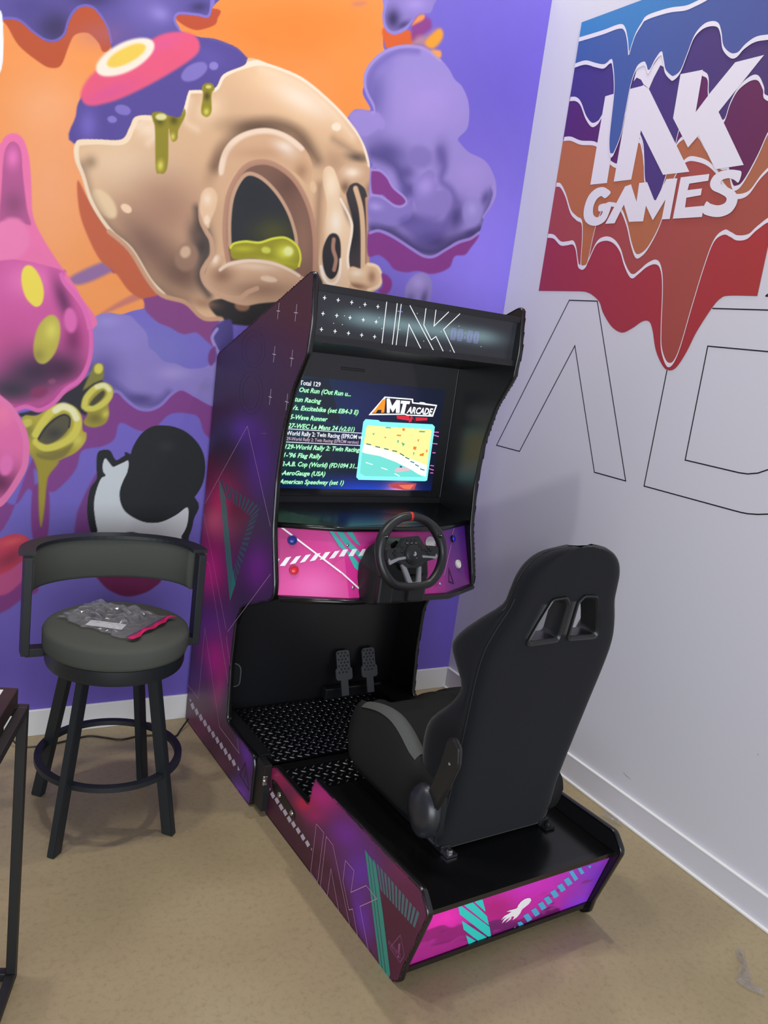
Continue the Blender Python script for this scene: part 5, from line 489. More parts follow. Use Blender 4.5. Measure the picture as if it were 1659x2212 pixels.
for k, pos in enumerate((0, 1.1, 2.7, 3.8)):
    cx = a+wch*(pos+.45)-.002; cz = z0-.002
    for rx, rz in ((.0125, .0205), (.0085, .0155), (.0045, .0115)):
        strip(bm, [P(cx+rx*max(-.8, min(.8, 1.2*math.cos(t))), .0348, cz+rz*max(-.9, min(.9, 1.15*math.sin(t)))) for t in [q/12*2*math.pi for q in range(13)]], .0011, Y)
for dz in (.008, -.008):
    cx = a+wch*2.3; strip(bm, [P(cx+.0035*math.cos(t), .0348, z0+dz+.0035*math.sin(t)) for t in [q/6*2*math.pi for q in range(7)]], .001, Y)
a = DEC['mq_star'][0]; u, z = a[0]/1000, a[1]/1000
strip(bm, [P(u-.01, .035, z), P(u+.01, .035, z)], .002, Y); strip(bm, [P(u, .0351, z-.012), P(u, .0351, z+.012)], .002, Y)
upright(bm, Y); obj('marquee_timer', bm, litv, mq, recalc=False)
# monitor glass and screen
glass = mat('dark_bezel_glass', rgb(26, 26, 29), .12, spec=.6)
bz = board('monitor_bezel', .018, .817, -.285, -.262, 1.012, 1.552, glass, label='dark glossy glass bezel')
board('bezel_edge', .8145, .8165, -.2618, -.2605, 1.016, 1.545, mat('grey_glass_edge', rgb(96, 98, 104), .4), bz)
board('lower_bezel', .018, .817, -.2619, -.257, 1.012, 1.04, blackw, bz)
board('card_slot', .30, .40, -.2619, -.2612, 1.497, 1.507, mat('slot_black', rgb(12, 12, 13), .3), bz)
sv = [-.2612]
def spts(a, lvl): return [P(a[i]/1000, -.2612+.00035*lvl, a[i+1]/1000) for i in range(0, len(a), 2)]
SU0, SU1, SZ0, SZ1 = .092, .768, 1.066, 1.462
bm = bmesh.new(); lay = bm.verts.layers.float_color.new('Col'); nu, nz_ = 60, 36; G = []
for i in range(nu+1):
    G.append([])
    for j in range(nz_+1):
        s, t = i/nu, j/nz_; c = np.array((16, 22, 46.))
        c = c+np.array((14, 14, 40.))*math.exp(-((s-.45)/.3)**2-((t-.75)/.35)**2)+np.array((4, 22, 14.))*math.exp(-((s-.1)/.25)**2)
        if t < .16: k = (.16-t)/.16; c = c*(1-k)+k*(np.array((24, 50, 150.))*math.exp(-((s-.55)/.35)**2)+np.array((230, 90, 60.))*math.exp(-((s-.78)/.09)**2)+np.array((6, 20, 60.)))
        v = bm.verts.new(P(SU0+(SU1-SU0)*s, -.2612, SZ0+(SZ1-SZ0)*t)); v[lay] = (*lin(c), 1); G[-1].append(v)
for i in range(nu):
    for j in range(nz_): bm.faces.new((G[i][j], G[i+1][j], G[i+1][j+1], G[i][j+1]))
scr = obj('screen', bm, vcmat('screen_picture', .2, .4, emis=1.0), cab, label='lit screen listing racing game titles beside a road picture')
def em(name, c, s=1.): return mat('lit_'+name, (0, 0, 0, 1), .4, emis=rgb(*c), es=s)
SP = DEC['sc_poly']
def sobj(name, items, parent=scr, label=None):
    o0 = None
    bm = bmesh.new(); me_m = []
    for key, mt, lvl, w in items:
        for a in SP[key]:
            n0 = len(bm.faces); pts = spts(a, lvl)
            if w: strip(bm, pts, w, Y)
            else: flatpoly(bm, pts)
            bm.faces.ensure_lookup_table()
            if mt not in me_m: me_m.append(mt)
            for f in bm.faces[n0:]: f.material_index = me_m.index(mt)
    upright(bm, Y); me = bpy.data.meshes.new(name); bm.to_mesh(me); bm.free()
    for q in me_m: me.materials.append(q)
    return link(name, me, None, parent, label=label)
white_e = em('white', (240, 255, 255), 1.3); aqua = em('aqua', (130, 240, 238), 1.25); sand_e = em('sand', (250, 232, 150), 1.2); teal_e = em('teal', (64, 190, 184)); red_e = em('red', (220, 40, 60)); dk = em('dark', (20, 26, 44)); or_e = em('orange', (255, 150, 30), 1.1); bl_e = em('blue', (30, 60, 200)); dkt = em('tire', (22, 30, 50)); tgr = em('dteal', (40, 110, 110)); roade = em('road', (110, 214, 204), 1.2)
sobj('wet_road_glow', [('tire', dkt, .5, 0), ('orange', em('glow1', (190, 70, 80)), 1, 0), ('orange2', em('glow2', (240, 120, 90)), 1.4, 0), ('lights', em('pinkl', (230, 120, 210)), 1, .0035)])
sobj('game_preview', [('frame', aqua, 2, 0), ('white', white_e, 4, 0), ('sand', sand_e, 4.5, 0), ('road', roade, 5, 0), ('barrier', tgr, 6, .004), ('lane', white_e, 6, .003), ('car', em('pinkcar', (230, 200, 210)), 6, 0), ('carwin', em('cabin', (50, 70, 120)), 7, 0), ('specks', em('sp1', (90, 190, 160)), 6, 0), ('specks2', em('sp2', (240, 140, 50)), 6, 0)], label='bright preview picture of a car on a road')
bm = bmesh.new(); bm.free()
sobj('game_logo', [('amt_white', white_e, 2, 0), ('amt_dark', em('logodark', (40, 30, 50)), 3, 0), ('amt_A', or_e, 4, 0), ('amt_M', white_e, 4, 0), ('amt_T', white_e, 4, 0), ('red_glow', red_e, 1, 0), ('red_tri', red_e, 1.3, 0)])
bm = bmesh.new(); a = DEC['sc_arcade']; text_bm(bm, 'ARCADE', P(a[0]/1000, -.2612+.0016, a[1]/1000-.002), (1, 0, 0), (0, 0, 1), a[2]/1000-a[0]/1000, .024, .03, .25); upright(bm, Y)
obj('logo_lettering', bm, white_e, scr, recalc=False)
sobj('list_rules', [('rules', em('rule', (225, 225, 245)), 2, .003)])
tm = {'g': em('glowtext', (180, 255, 205), 1.25), 'w': em('whitetext', (235, 240, 250), 1.1), 'r': em('pinktext', (200, 170, 190)), 'h': em('halo', (8, 110, 56), 1.)}
for kind in 'gwr':
    bm = bmesh.new(); bh = bmesh.new()
    for txt, a, k in DEC['sc_text']:
        if k != kind: continue
        z = min(a[1], a[3])/1000+.0025; hh = .0152 if k != 'r' else .0115
        w_ = (a[2]-a[0])/1000; z -= .004
        text_bm(bm, txt, P(a[0]/1000, -.2612+.0011, z), (1, 0, 0), (0, 0, 1), w_, hh, .020, .25 if k == 'g' else 0)
        if k == 'g': text_bm(bh, txt, P(a[0]/1000-.001, -.2612+.0007, z-.001), (1, 0, 0), (0, 0, 1), w_+.002, hh*1.15, .07, .25)
    upright(bm, Y); obj('title_list', bm, tm[kind], scr, recalc=False)
    if kind == 'g': upright(bh, Y); obj('title_glow', bh, tm['h'], scr, recalc=False)
    else: bh.free()
# control panel
CT = [Vector(p) for p in DEC['cp_edge']['top']]; CB = [Vector(p) for p in DEC['cp_edge']['bot']]
cpm = vcmat('printed_control_art', .3, .5)
bm = bmesh.new(); lay = bm.verts.layers.float_color.new('Col')
def cpcol(u, t):
    c = np.array((226, 48, 150.))
    def mx(c, d, k): return c*(1-k)+np.array(d, float)*k
    c = mx(c, (246, 100, 186), math.exp(-((u-.14)/.09)**2-((t-.15)/.3)**2)); c = mx(c, (232, 110, 180), .8*math.exp(-((u-.26)/.07)**2-((t-.85)/.25)**2))
    c = mx(c, (176, 40, 120), .7*math.exp(-((u-.05)/.05)**2-((t-.75)/.3)**2)); c = mx(c, (206, 44, 150), .8*math.exp(-((u-.4)/.1)**2)); k = min(1, max(0, (u-.5)/.2)); c = mx(c, (132, 44, 142), k)
    c = mx(c, (96, 50, 160), min(1, max(0, (u-.62)/.15))*t); return c
for i in range(3):
    n = 16; gg = []
    for a in range(n+1):
        gg.append([])
        for b in range(n+1):
            s, t = a/n, b/n; p = (CB[i]*(1-s)+CB[i+1]*s)*(1-t)+(CT[i]*(1-s)+CT[i+1]*s)*t
            v = bm.verts.new(P(*p)); v[lay] = (*(lin(cpcol(p.x, t))*.9), 1); gg[-1].append(v)
    for a in range(n):
        for b in range(n): bm.faces.new((gg[a][b], gg[a+1][b], gg[a+1][b+1], gg[a][b+1]))
upright(bm, Y); cp = obj('control_panel', bm, cpm, cab, recalc=False, label='pink and purple angled control panel with white hazard stripes')
def p3(a, fi, off):
    A, B, Cc = CT[fi], CT[fi+1], CB[fi]; nn = (B-A).cross(Cc-A).normalized(); 
    if nn.y < 0: nn = -nn
    return [P(*(Vector(a[i:i+3])/1000+nn*off)) for i in range(0, len(a), 3)], nn
CPd = DEC['cp']
def cpdeco(name, items, mt, w=None, off=.0012):
    bm = bmesh.new()
    for it in items:
        fi, a = it
        pts, nn = p3(a, fi, off)
        if w: strip(bm, pts, w, P(*nn))
        else: flatpoly(bm, pts)
    upright(bm, Y); return obj(name, bm, mt, cp, recalc=False)
cpdeco('teal_stripes', CPd['teal'], mat('bright_teal_print', rgb(70, 186, 180), .4), off=.0010)
cpdeco('hazard_stripes', CPd['white'], mat('bright_white_print', rgb(250, 246, 252), .4), off=.0016)
cpdeco('white_beam', [(0, CPd['line'][0]), (1, CPd['line'][1])], mat('bright_white_print', rgb(250, 246, 252)), .0055, off=.0022)
cpdeco('thin_line', [(2, a) for a in CPd['line2']], linem, .003); cpdeco('warning_sign', [(2, a) for a in CPd['warn']], warnm, .005)
for idx, fi, r, col, nm in ((0, 0, .0165, (20, 34, 120), 'blue'), (1, 0, .0165, (196, 24, 52), 'red'), (2, 2, .0165, (232, 228, 224), 'white'), (3, 2, .013, (26, 22, 34), 'black')):
    pts, nn = p3(CPd['btn'][idx], fi, 0); c = pts[0]; ax = P(*nn)
    bm = bmesh.new(); lathe(bm, c, [(0, .0035), (r*.66, .0035), (r*.66, .004), (r*.72, .007), (r*.92, .007), (r, .004), (r, 0)], 28, ax)
    b = obj('push_button', bm, mat(nm+'_button_plastic', rgb(*col), .25, coat=.4), cp, smooth=False, label=nm+' round button', angle=35)
    bm = bmesh.new(); lathe(bm, c, [(0, .0055), (r*.5, .0052), (r*.58, .0045), (r*.62, .003)], 24, ax); obj('plunger', bm, mat(nm+'_plunger_plastic', rgb(*[min(255, int(v*1.15+6)) for v in col]), .3) if nm != 'black' else mat('blue_led', rgb(10, 10, 40), .3, emis=rgb(20, 40, 255), es=1.2), b, smooth=True)
for fi, a in zip((1, 1, 2, 1), CPd['bolts']):
    pts, nn = p3(a, fi, 0); bm = bmesh.new(); lathe(bm, pts[0], [(0, .004), (.003, .0038), (.0055, .002), (.006, 0)], 14, P(*nn)); obj('bolt', bm, chrome, cp, smooth=True)
pts, nn = p3(CPd['btn'][4], 1, .0015); bm = bmesh.new(); c = pts[0]
lathe(bm, c, [(0, .001), (.022, .001), (.022, 0)], 30, P(*nn)); obj('round_sticker', bm, mat('pale_sticker', rgb(206, 200, 204), .5), cp)
# dash above and shelf below the panel
def poly_board(name, pts, th, mt):
    bm = bmesh.new(); A = [bm.verts.new(P(*p)) for p in pts]; B = [bm.verts.new(P(p[0], p[1], p[2]-th)) for p in pts]; n = len(A)
    for i in range(n): bm.faces.new((A[i], A[(i+1) % n], B[(i+1) % n], B[i]))
    bm.faces.new(A); bm.faces.new(B[::-1]); return obj(name, bm, mt, cab)
def lip(p, d): return (p[0], p[1]+d, p[2])
dash_pts = [lip(CT[i], .014) for i in range(4)]; dash_pts = [(q[0], q[1], .994) for q in dash_pts]
poly_board('dash_shelf', dash_pts+[(.817, -.262, 1.018), (.018, -.262, 1.018)], .018, mat('satin_black_dash', rgb(22, 23, 26), .25))
poly_board('lower_shelf', [(q.x, q.y+.014, .766) for q in CB]+[(.817, -.43, .766), (.018, -.43, .766)], .018, blackw)
bm = bmesh.new(); tube(bm, [P(q[0], q[1]+.002, .985) for q in dash_pts], .0095, 10); obj('edge_trim', bm, moldm, cab, smooth=True)
bm = bmesh.new(); tube(bm, [P(q.x, q.y+.016, .757) for q in CB], .0095, 10); obj('edge_trim', bm, moldm, cab, smooth=True)
# cable port in the footwell board
bm = bmesh.new(); pp_ = round_poly([(.03, .245, .008), (.112, .245, .02), (.112, .34, .045), (.03, .345, .04)], 6)
prism(bm, pp_, lambda a, b: P(a, -.4298, b), lambda a, b: P(a, -.427, b)); pr = obj('cable_port', bm, mat('port_black', rgb(6, 6, 7), .6), fb)
bm = bmesh.new(); strip(bm, [P(a, -.4262, b) for a, b in pp_+[pp_[0]]], .004, Y); upright(bm, Y); obj('port_rim', bm, mat('raw_edge', rgb(88, 96, 92), .6), pr, recalc=False)
# ---- pedals
pm = mat('pedal_metal', rgb(84, 86, 88), .5, metal=.4)
for uu in (.55, .672):
    bm = bmesh.new(); M = Matrix.Translation(P(uu, -.395, .30))@Matrix.Rotation(math.radians(-22), 4, 'X')@Matrix.Diagonal((1.28, 1, 1.05, 1))
    pl_ = round_poly([(-.030, -.052, .006), (-.024, -.06, .006), (.024, -.06, .006), (.030, -.052, .006), (.030, -.018, .004), (.024, -.012, .003), (.024, .055, .012), (-.024, .055, .012), (-.024, -.012, .003), (-.030, -.018, .004)], 4)
    prism(bm, pl_, lambda a, b: M@Vector((a, -.003, b)), lambda a, b: M@Vector((a, .003, b)))
    pd = obj('pedal', bm, pm, cab)
    bm = bmesh.new()
    for j in range(7):
        for i in range(-1, 2):
            c = M@Vector((i*.013+(.004 if j % 2 else -.004), -.003, -.03+j*.0125)); lathe(bm, c, [(0, .0012), (.0038, .001), (.0045, 0)], 8, M.to_3x3()@Vector((0, -1, 0)))
    obj('grip_dots', bm, mat('pedal_dot_black', rgb(18, 18, 19), .5), pd)
    bm = bmesh.new(); box(bm, -.013, .013, -.002, .004, -.12, -.058, M=M); obj('pedal_arm', bm, pm, pd)
bm = bmesh.new(); box(bm, .48, .75, .39, .425, .15, .20, .006); obj('pedal_base', bm, plast, cab)
# ---- steering wheel
HUB = Vector((.385, .20, .956)); TI = math.radians(17)
WX = Vector((1, 0, 0)); WY = Vector((0, -math.sin(TI), math.cos(TI))); WN = Vector((0, math.cos(TI), math.sin(TI)))
def Wp(x, y, n=0): return P(*(HUB+WX*x+WY*y+WN*n))
wx_, wy_, wn_ = P(*WX), P(*WY), P(*WN)
def rimpt(t):
    R_ = .1195; x, y = R_*1.04*math.cos(t), R_*math.sin(t); lim = -.121
    if y < lim+.02: y = lim+.02-(lim+.02-y)*.42
    return x, y
bm = bmesh.new(); N = 72; rings = []
for i in range(N):
    t = i/N*2*math.pi; x, y = rimpt(t); x2, y2 = rimpt(t+.02); tx, ty = x2-x, y2-y; l = math.hypot(tx, ty); nx_, ny_ = ty/l, -tx/l
    g = abs(math.cos(t)); rr = .0145+.0035*math.exp(-((abs(math.degrees(math.atan2(y, abs(x))))-28)/22)**2)*(1 if y > 0 else .4)
    rings.append([Wp(x+nx_*rr*math.cos(a), y+ny_*rr*math.cos(a), rr*1.05*math.sin(a)) for a in [k/14*2*math.pi for k in range(14)]])
rings.append(rings[0]); loft(bm, rings, True, False); bmesh.ops.remove_doubles(bm, verts=bm.verts, dist=1e-6)
sw = obj('steering_wheel', bm, mat('wheel_rubber', rgb(30, 31, 33), .38, bump=(500, .1, .001)), cab, smooth=True, label='black racing wheel rim with a red top stripe')
bm = bmesh.new(); rg = []
for t in (math.pi/2-.035, math.pi/2+.035):
    x, y = rimpt(t); nx_, ny_ = math.cos(t), math.sin(t); rr = .0152
    rg.append([Wp(x+nx_*rr*math.cos(a), y+ny_*rr*math.cos(a), rr*1.05*math.sin(a)) for a in [k/14*2*math.pi for k in range(14)]])
loft(bm, rg); obj('red_stripe', bm, mat('red_stripe', rgb(206, 34, 30), .45), sw, smooth=True)
def wprism(name, pts, n0, n1, mt, parent=sw, bev=0.):
    bm = bmesh.new(); pts = round_poly(pts, 4) if len(pts[0]) > 2 else pts
    prism(bm, pts, lambda a, b: Wp(a, b, n0), lambda a, b: Wp(a, b, n1))
    if bev:
        bm.faces.ensure_lookup_table(); bmesh.ops.recalc_face_normals(bm, faces=bm.faces)
        es = [e for e in bm.edges if len(e.link_faces) == 2 and e.calc_face_angle(0) > 1.2]
        bmesh.ops.bevel(bm, geom=es, offset=bev, segments=2, affect='EDGES')
    return obj(name, bm, mt, parent, angle=40)
dp = mat('wheel_faceplate', rgb(25, 26, 28), .5); gm = mat('gunmetal_spoke', rgb(150, 150, 154), .38, metal=.55)
fp = wprism('face_plate', [(-.034, .052, .012), (.026, .056, .012), (.05, .024, .01), (.105, .02, .01), (.105, -.018, .015), (.05, -.03, .01), (.03, -.048, .01), (-.03, -.048, .01), (-.055, -.03, .01), (-.105, -.022, .015), (-.105, .014, .01), (-.06, .018, .01)], -.012, .008, dp, bev=.003)
wprism('side_spoke', [(-.098, -.024), (-.094, -.036), (-.06, -.022), (-.03, -.018), (-.03, -.010), (-.06, -.013), (-.09, -.022), (-.096, -.014)], .006, .012, gm)
wprism('side_spoke', [(.034, -.008), (.034, -.016), (.065, -.018), (.088, -.022), (.096, -.014), (.092, -.004), (.086, -.013), (.06, -.011)], .006, .012, gm)
wprism('lower_spoke', [(-.048, -.03), (-.03, -.034), (-.004, -.094), (.014, -.094), (.022, -.034), (.034, -.03), (.030, -.112), (.024, -.121), (-.012, -.121), (-.018, -.108)], -.006, .007, gm, bev=.002)
bm = bmesh.new(); lathe(bm, Wp(0, -.004, .006), [(0, .012), (.026, .0115), (.0285, .010), (.0285, .008), (.033, .007), (.0345, 0)], 40, wn_); hb = obj('hub_cap', bm, mat('hub_black', rgb(22, 23, 25), .4), sw, angle=30)
lg = mat('logo_grey', rgb(176, 178, 180), .5); bm = bmesh.new()
for pts in ([(-.001, -.006), (.0015, -.0068), (.0015, .0062), (.0035, .005), (.0042, .002), (.0022, .001), (.0022, -.0005), (.0062, .0005), (.0058, .0045), (.003, .0075), (-.001, .0085)], [(-.0018, -.0015), (-.0018, .0002), (-.0052, -.0014), (-.0062, -.0034), (-.0036, -.0042), (-.0018, -.0036), (-.0018, -.0024), (-.004, -.0028), (-.0044, -.0022)], [(.0022, -.0038), (.006, -.0026), (.0065, -.0008), (.0038, .0001), (.0022, -.0004), (.0022, -.0016), (.0045, -.0012), (.005, -.0018), (.0022, -.0027)]):
    flatpoly(bm, [Wp(a, b-.004, .0186) for a, b in pts])
flatpoly(bm, [Wp(.006+a, -.016+b, .0186) for a, b in ((-.0015, 0), (.0005, .0008), (.002, -.001), (0, -.0018))])
upright(bm, wn_); obj('controller_logo', bm, lg, hb, recalc=False)
btn = mat('small_button_black', rgb(13, 13, 14), .3)
for x, y, r in [(.052, .008, .0055), (.061, .016, .0055), (.070, .008, .0055), (.061, -.001, .0055), (-.043, .022, .005), (-.043, .006, .005), (.028, .024, .0048), (.038, .012, .0048), (-.024, .032, .0042), (-.007, .032, .0042), (.010, .032, .0042), (-.022, .043, .003), (-.006, .043, .003), (.009, .043, .003)]:
    bm = bmesh.new(); lathe(bm, Wp(x, y, .008), [(0, .0035), (r*.8, .0033), (r, .002), (r, 0)], 14, wn_); obj('wheel_button', bm, btn, sw, smooth=True)
wprism('direction_pad', [(-.073, .012), (-.066, .012), (-.066, .005), (-.059, .005), (-.059, -.002), (-.066, -.002), (-.066, -.010), (-.073, -.010), (-.073, -.002), (-.080, -.002), (-.080, .005), (-.073, .005)], .008, .0115, btn)
wprism('button_marks', [(-.028, .0318), (-.02, .0318), (-.02, .0328), (-.028, .0328)], .0115, .0119, lg); wprism('button_marks', [(-.011, .0318), (-.003, .0318), (-.003, .0328), (-.011, .0328)], .0115, .0119, lg); wprism('button_marks', [(.006, .0318), (.014, .0318), (.014, .0328), (.006, .0328)], .0115, .0119, lg)
for s in (-1, 1):
    a = math.radians(28); x, y = s*.121*math.cos(a), .118*math.sin(a)
    bm = bmesh.new(); lathe(bm, Wp(x, y, .017), [(0, .003), (.0075, .0025), (.009, .001), (.0095, -.003)], 20, wn_); gb = obj('rim_button', bm, btn, sw, smooth=True)
    wprism('button_mark', [(x-.003, y-.0008), (x+.003, y-.0008), (x+.003, y+.0008), (x-.003, y+.0008)], .0201, .0205, lg, gb)
for pts in ([(.038, .05, .006), (.045, .058, .006), (.053, .05, .006), (.057, .018, .004), (.047, .016, .004)], [(.04, -.075, .008), (.054, -.078, .008), (.060, -.062, .006), (.055, -.02, .004), (.044, -.02, .004)], [(-.066, .03, .008), (-.036, .045, .008), (-.03, .02, .004), (-.06, .012, .004)]):
    wprism('shift_paddle', pts, -.034, -.026, moldm)
# wheel base clamped to the panel
bm = bmesh.new(); rings = []
bo = round_poly([(-.118, -.205, .01), (-.122, -.08, .04), (-.095, -.02, .05), (-.03, .01, .05), (.05, .01, .05), (.10, -.03, .05), (.115, -.10, .04), (.112, -.205, .01)], 6)
for v, s in ((.05, 1.0), (.10, 1.0), (.135, .93), (.152, .80)): rings.append([P(.405+p.x*s, v, .958+(p.y+.10)*s-.10) for p in bo])
loft(bm, rings); wbse = obj('wheel_base', bm, mat('wheel_base_black', rgb(20, 22, 24), .5), cab, angle=40)
bm = bmesh.new(); cyl(bm, P(.39, .13, .90), Wp(0, -.004, -.01), .03, .026, 24); obj('wheel_column', bm, plast, wbse, smooth=True)
for a_, b_ in ((.30, .36), (.42, .49)):
    bm = bmesh.new(); box(bm, a_, b_, -.165, -.10, .77, .865, .008); obj('clamp_block', bm, plast, wbse)
# ------------------------------------------------------------------ seat platform
bs = croot('seat_platform', .39, .5, 'low black seat platform with purple art sides, diamond tread plates and squid logo', 'seat platform')
BP = [(.052, .012, .01), (.052, .178, .035), (.10, .196, .02), (.335, .197, .018), (.345, .268, .02), (.356, .296, .018), (.926, .313, .03), (.966, .268, .03), (.900, .062, .02), (.893, .02, .012), (.87, .003, .01), (.06, .003, .01)]
bo2 = round_poly(BP, 5); sgn = 1 if area2(bo2) > 0 else -1
for side, u0, u1 in (('L', .035, .053), ('R', .722, .740)):
    sp = obj('side_panel', slab(bo2, u0, u1), blackw, bs); obj('edge_trim', molding(bo2, u0, u1, .003), moldm, sp, smooth=True)
    if side == 'R': continue
    xs, zs, C = paint(ART['base'], 48, 972, 2, 318, 5.0, (84, 34, 66))
    link('printed_art', grid_mesh('printed_art', xs, zs, C, lambda a, b: np.stack([np.full(a.shape, u0-.0006), -a/1000, b/1000], 1), keep=np.array([(p.x*1000, p.y*1000) for p in bo2]), k=1.3), artm, sp, label='magenta to purple print with INK outline and teal stripes')
    ub = u0-.0009; X = (-1, 0, 0)
    def bdeco(name, lst, mt, w=None, du=0.):
        bm = bmesh.new()
        for a in lst:
            pts = vz(a, ub-du)
            if w: strip(bm, pts, w, X)
            else: flatpoly(bm, pts)
        upright(bm, X); obj(name, bm, mt, sp, recalc=False)
    bdeco('teal_stripes', DEC['base_teal'], mat('mid_teal_print', rgb(58, 148, 134), .45), du=.0002); bdeco('dim_stripes', DEC['base_teal2'], mat('grey_teal_print', rgb(82, 112, 122), .45))
    bdeco('outline_letters', DEC['base_lines'], linem, .0022, .0005); bdeco('white_marks', DEC['base_dash'], whitem, du=.0002)
    bdeco('warning_sign', DEC['base_warn'], pinkp, .0018); bdeco('warning_mark', DEC['base_excl'], pinkp)
    bm = bmesh.new(); text_bm(bm, 'WARNING', P(ub, .826, .083), (0, -1, 0.02), (0, 0, 1), .060, .013, .0); upright(bm, X); obj('warning_word', bm, pinkp, sp, recalc=False)
    # slot with two bolts
    sl = round_poly([(.075, .142, .01), (.11, .15, .01), (.26, .125, .012), (.262, .10, .012), (.235, .098, .01), (.09, .112, .01)], 4)
    bm = bmesh.new(); prism(bm, sl, lambda a, b: P(ub-.0002, a, b), lambda a, b: P(ub-.0012, a, b)); so = obj('bolt_slot', bm, mat('slot_black', None), sp)
    for v, z in ((.142, .121), (.237, .112)):
        bm = bmesh.new(); lathe(bm, P(ub-.001, v, z), [(0, .006), (.0055, .005), (.0085, .0025), (.0095, 0)], 16, (-1, 0, 0)); obj('bolt', bm, chrome, so, smooth=True)
def bboard(name, u0, u1, v0, v1, z0, z1, mt=blackw, bev=.001): return board(name, u0, u1, v0, v1, z0, z1, mt, bs, bev)
bboard('seat_deck', .053, .722, .345, .932, .237, .255, blackg)
bboard('deck_riser', .053, .722, .345, .36, .14, .237)
bboard('front_panel', .053, .722, .05, .062, .02, .138)
bboard('bottom_panel', .053, .722, .06, .86, .02, .035)
board('footwell_side', .018, .062, -.425, .0, .10, .19, blackw)
board('footwell_side', .716, .817, -.425, .0, .10, .19, blackw)
board('footwell_floor', .062, .716, -.425, .0, .128, .14)
bboard('step_floor', .053, .722, .048, .345, .128, .14)
# join block between cabinet and platform
jb = bboard('join_bracket', .008, .0345, .004, .07, .02, .19, plast, .002)
bm = bmesh.new(); box(bm, .006, .022, -.0705, -.062, .118, .152, .002); lathe(bm, P(.012, .0715, .136), [(0, .005), (.005, .0045), (.008, .002), (.0085, 0)], 16, (0, -1, 0)); obj('bolt', bm, chrome, jb)
# rear panel
rl = round_poly([(.935, .25), (.88, .045), (.868, .045), (.923, .25)]) if False else None
vzboard('rear_panel', [(.934, .252), (.879, .043), (.866, .043), (.921, .252)], .053, .722, blackw, bs)
def rp(s, t, off=.0): # s mm across, t mm up the slope
    k = t/212.2; return P(s/1000, .88+.055*k+off*.965, .045+.205*k-off*.26)
xs, zs, C = paint(ART['rear'], 56, 719, 6, 196, 3.0, (190, 36, 150))
def rpa(a, b): k = b/212.2; return np.stack([a/1000, -(.8806+.055*k+.0008), .045+.205*k], 1)
RN = P(0, .205, -.055).normalized()
link('rear_art', grid_mesh('rear_art', xs, zs, C, rpa, k=1.15), vcmat('printed_rear_art', .4, .4, noise=(30, .12)), bs, label='bright magenta and purple rear print with white squid')
def rdeco(name, lst, mt, off):
    bm = bmesh.new()
    for a in lst: flatpoly(bm, [rp(a[i], a[i+1], off) for i in range(0, len(a), 2)])
    upright(bm, RN); obj(name, bm, mt, bs, recalc=False)
rdeco('teal_stripes', DEC['rear_teal'], mat('vivid_teal_print', rgb(44, 216, 206), .4), .0022); rdeco('blue_dashes', DEC['rear_dash'], mat('sky_blue_print', rgb(84, 178, 222), .4), .0022)
rdeco('squid_logo', DEC['rear_squid'], mat('bright_white_print', rgb(250, 246, 252)), .0026)
bm = bmesh.new(); c = DEC['rear_squid'][0]
for q in (20, 24):
    x, y = c[q], c[q+1]; flatpoly(bm, [rp(x-4+3*math.cos(t), y+14+2*math.sin(t), .003) for t in (0, 1, 2, 3, 4, 5)])
bm.free()
vzboard('rear_top_edge', [(.938, .238), (.941, .256), (.92, .256), (.92, .238)], .053, .722, moldm, bs)
vzboard('rear_bottom_edge', [(.884, .03), (.889, .05), (.87, .05), (.866, .03)], .053, .722, moldm, bs)
for uu in (.075, .70):
    for vv in (.12, .84):
        bm = bmesh.new(); cyl(bm, P(uu, vv, 0.0005), P(uu, vv, .02), .014, .016, 18); obj('foot', bm, rubber, bs)
# tread plates
tread = mat('black_tread_plate', rgb(34, 35, 38), .24, metal=.75)
def tread_plate(name, u0, u1, v0, v1, z, parent, pitch=.03):
    bm = bmesh.new(); box(bm, u0, u1, -v1, -v0, z-.004, z); nu = int((u1-u0)/pitch); nv = int((v1-v0)/(pitch*.62))
    for i in range(nu):
        for j in range(nv):
            u = u0+pitch*(.5+i)+(pitch*.5 if j % 2 else 0)-pitch*.1; v = v0+pitch*.62*(j+.5)
            if u > u1-.012: continue
            a = math.radians(38 if (i+j//1) % 2 else -38)+ (0 if j % 2 else 0); a = math.radians(42) if j % 2 else math.radians(-42)
            ca, sa = math.cos(a), math.sin(a); l, wd, h = .0118, .0032, .0026
            ring = [(l, 0), (l*.45, wd), (-l*.45, wd), (-l, 0), (-l*.45, -wd), (l*.45, -wd)]; top = [(l*.45, 0), (l*.2, wd*.15), (-l*.2, wd*.15), (-l*.45, 0), (-l*.2, -wd*.15), (l*.2, -wd*.15)]
            R_ = [bm.verts.new(P(u+x*ca-y*sa, v+x*sa+y*ca, z)) for x, y in ring]; T_ = [bm.verts.new(P(u+x*ca-y*sa, v+x*sa+y*ca, z+h)) for x, y in top]
            for k in range(6): bm.faces.new((R_[k], R_[(k+1) % 6], T_[(k+1) % 6], T_[k]))
            bm.faces.new(T_)
    bm.faces.ensure_lookup_table(); o = obj(name, bm, tread, parent, recalc=False)
    o.data.materials.append(mat('highlight_tread_bumps', rgb(118, 120, 124), .26, metal=.9))  # same metal as the plate; lamp highlights on bumps put in as lighter colour
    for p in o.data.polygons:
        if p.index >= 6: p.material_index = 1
    return o
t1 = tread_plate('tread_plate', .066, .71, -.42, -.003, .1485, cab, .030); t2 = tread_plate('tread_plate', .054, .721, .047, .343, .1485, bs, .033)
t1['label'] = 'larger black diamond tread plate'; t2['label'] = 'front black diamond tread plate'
bboard('plate_joint', .053, .722, .012, .046, .06, .150, blackg)
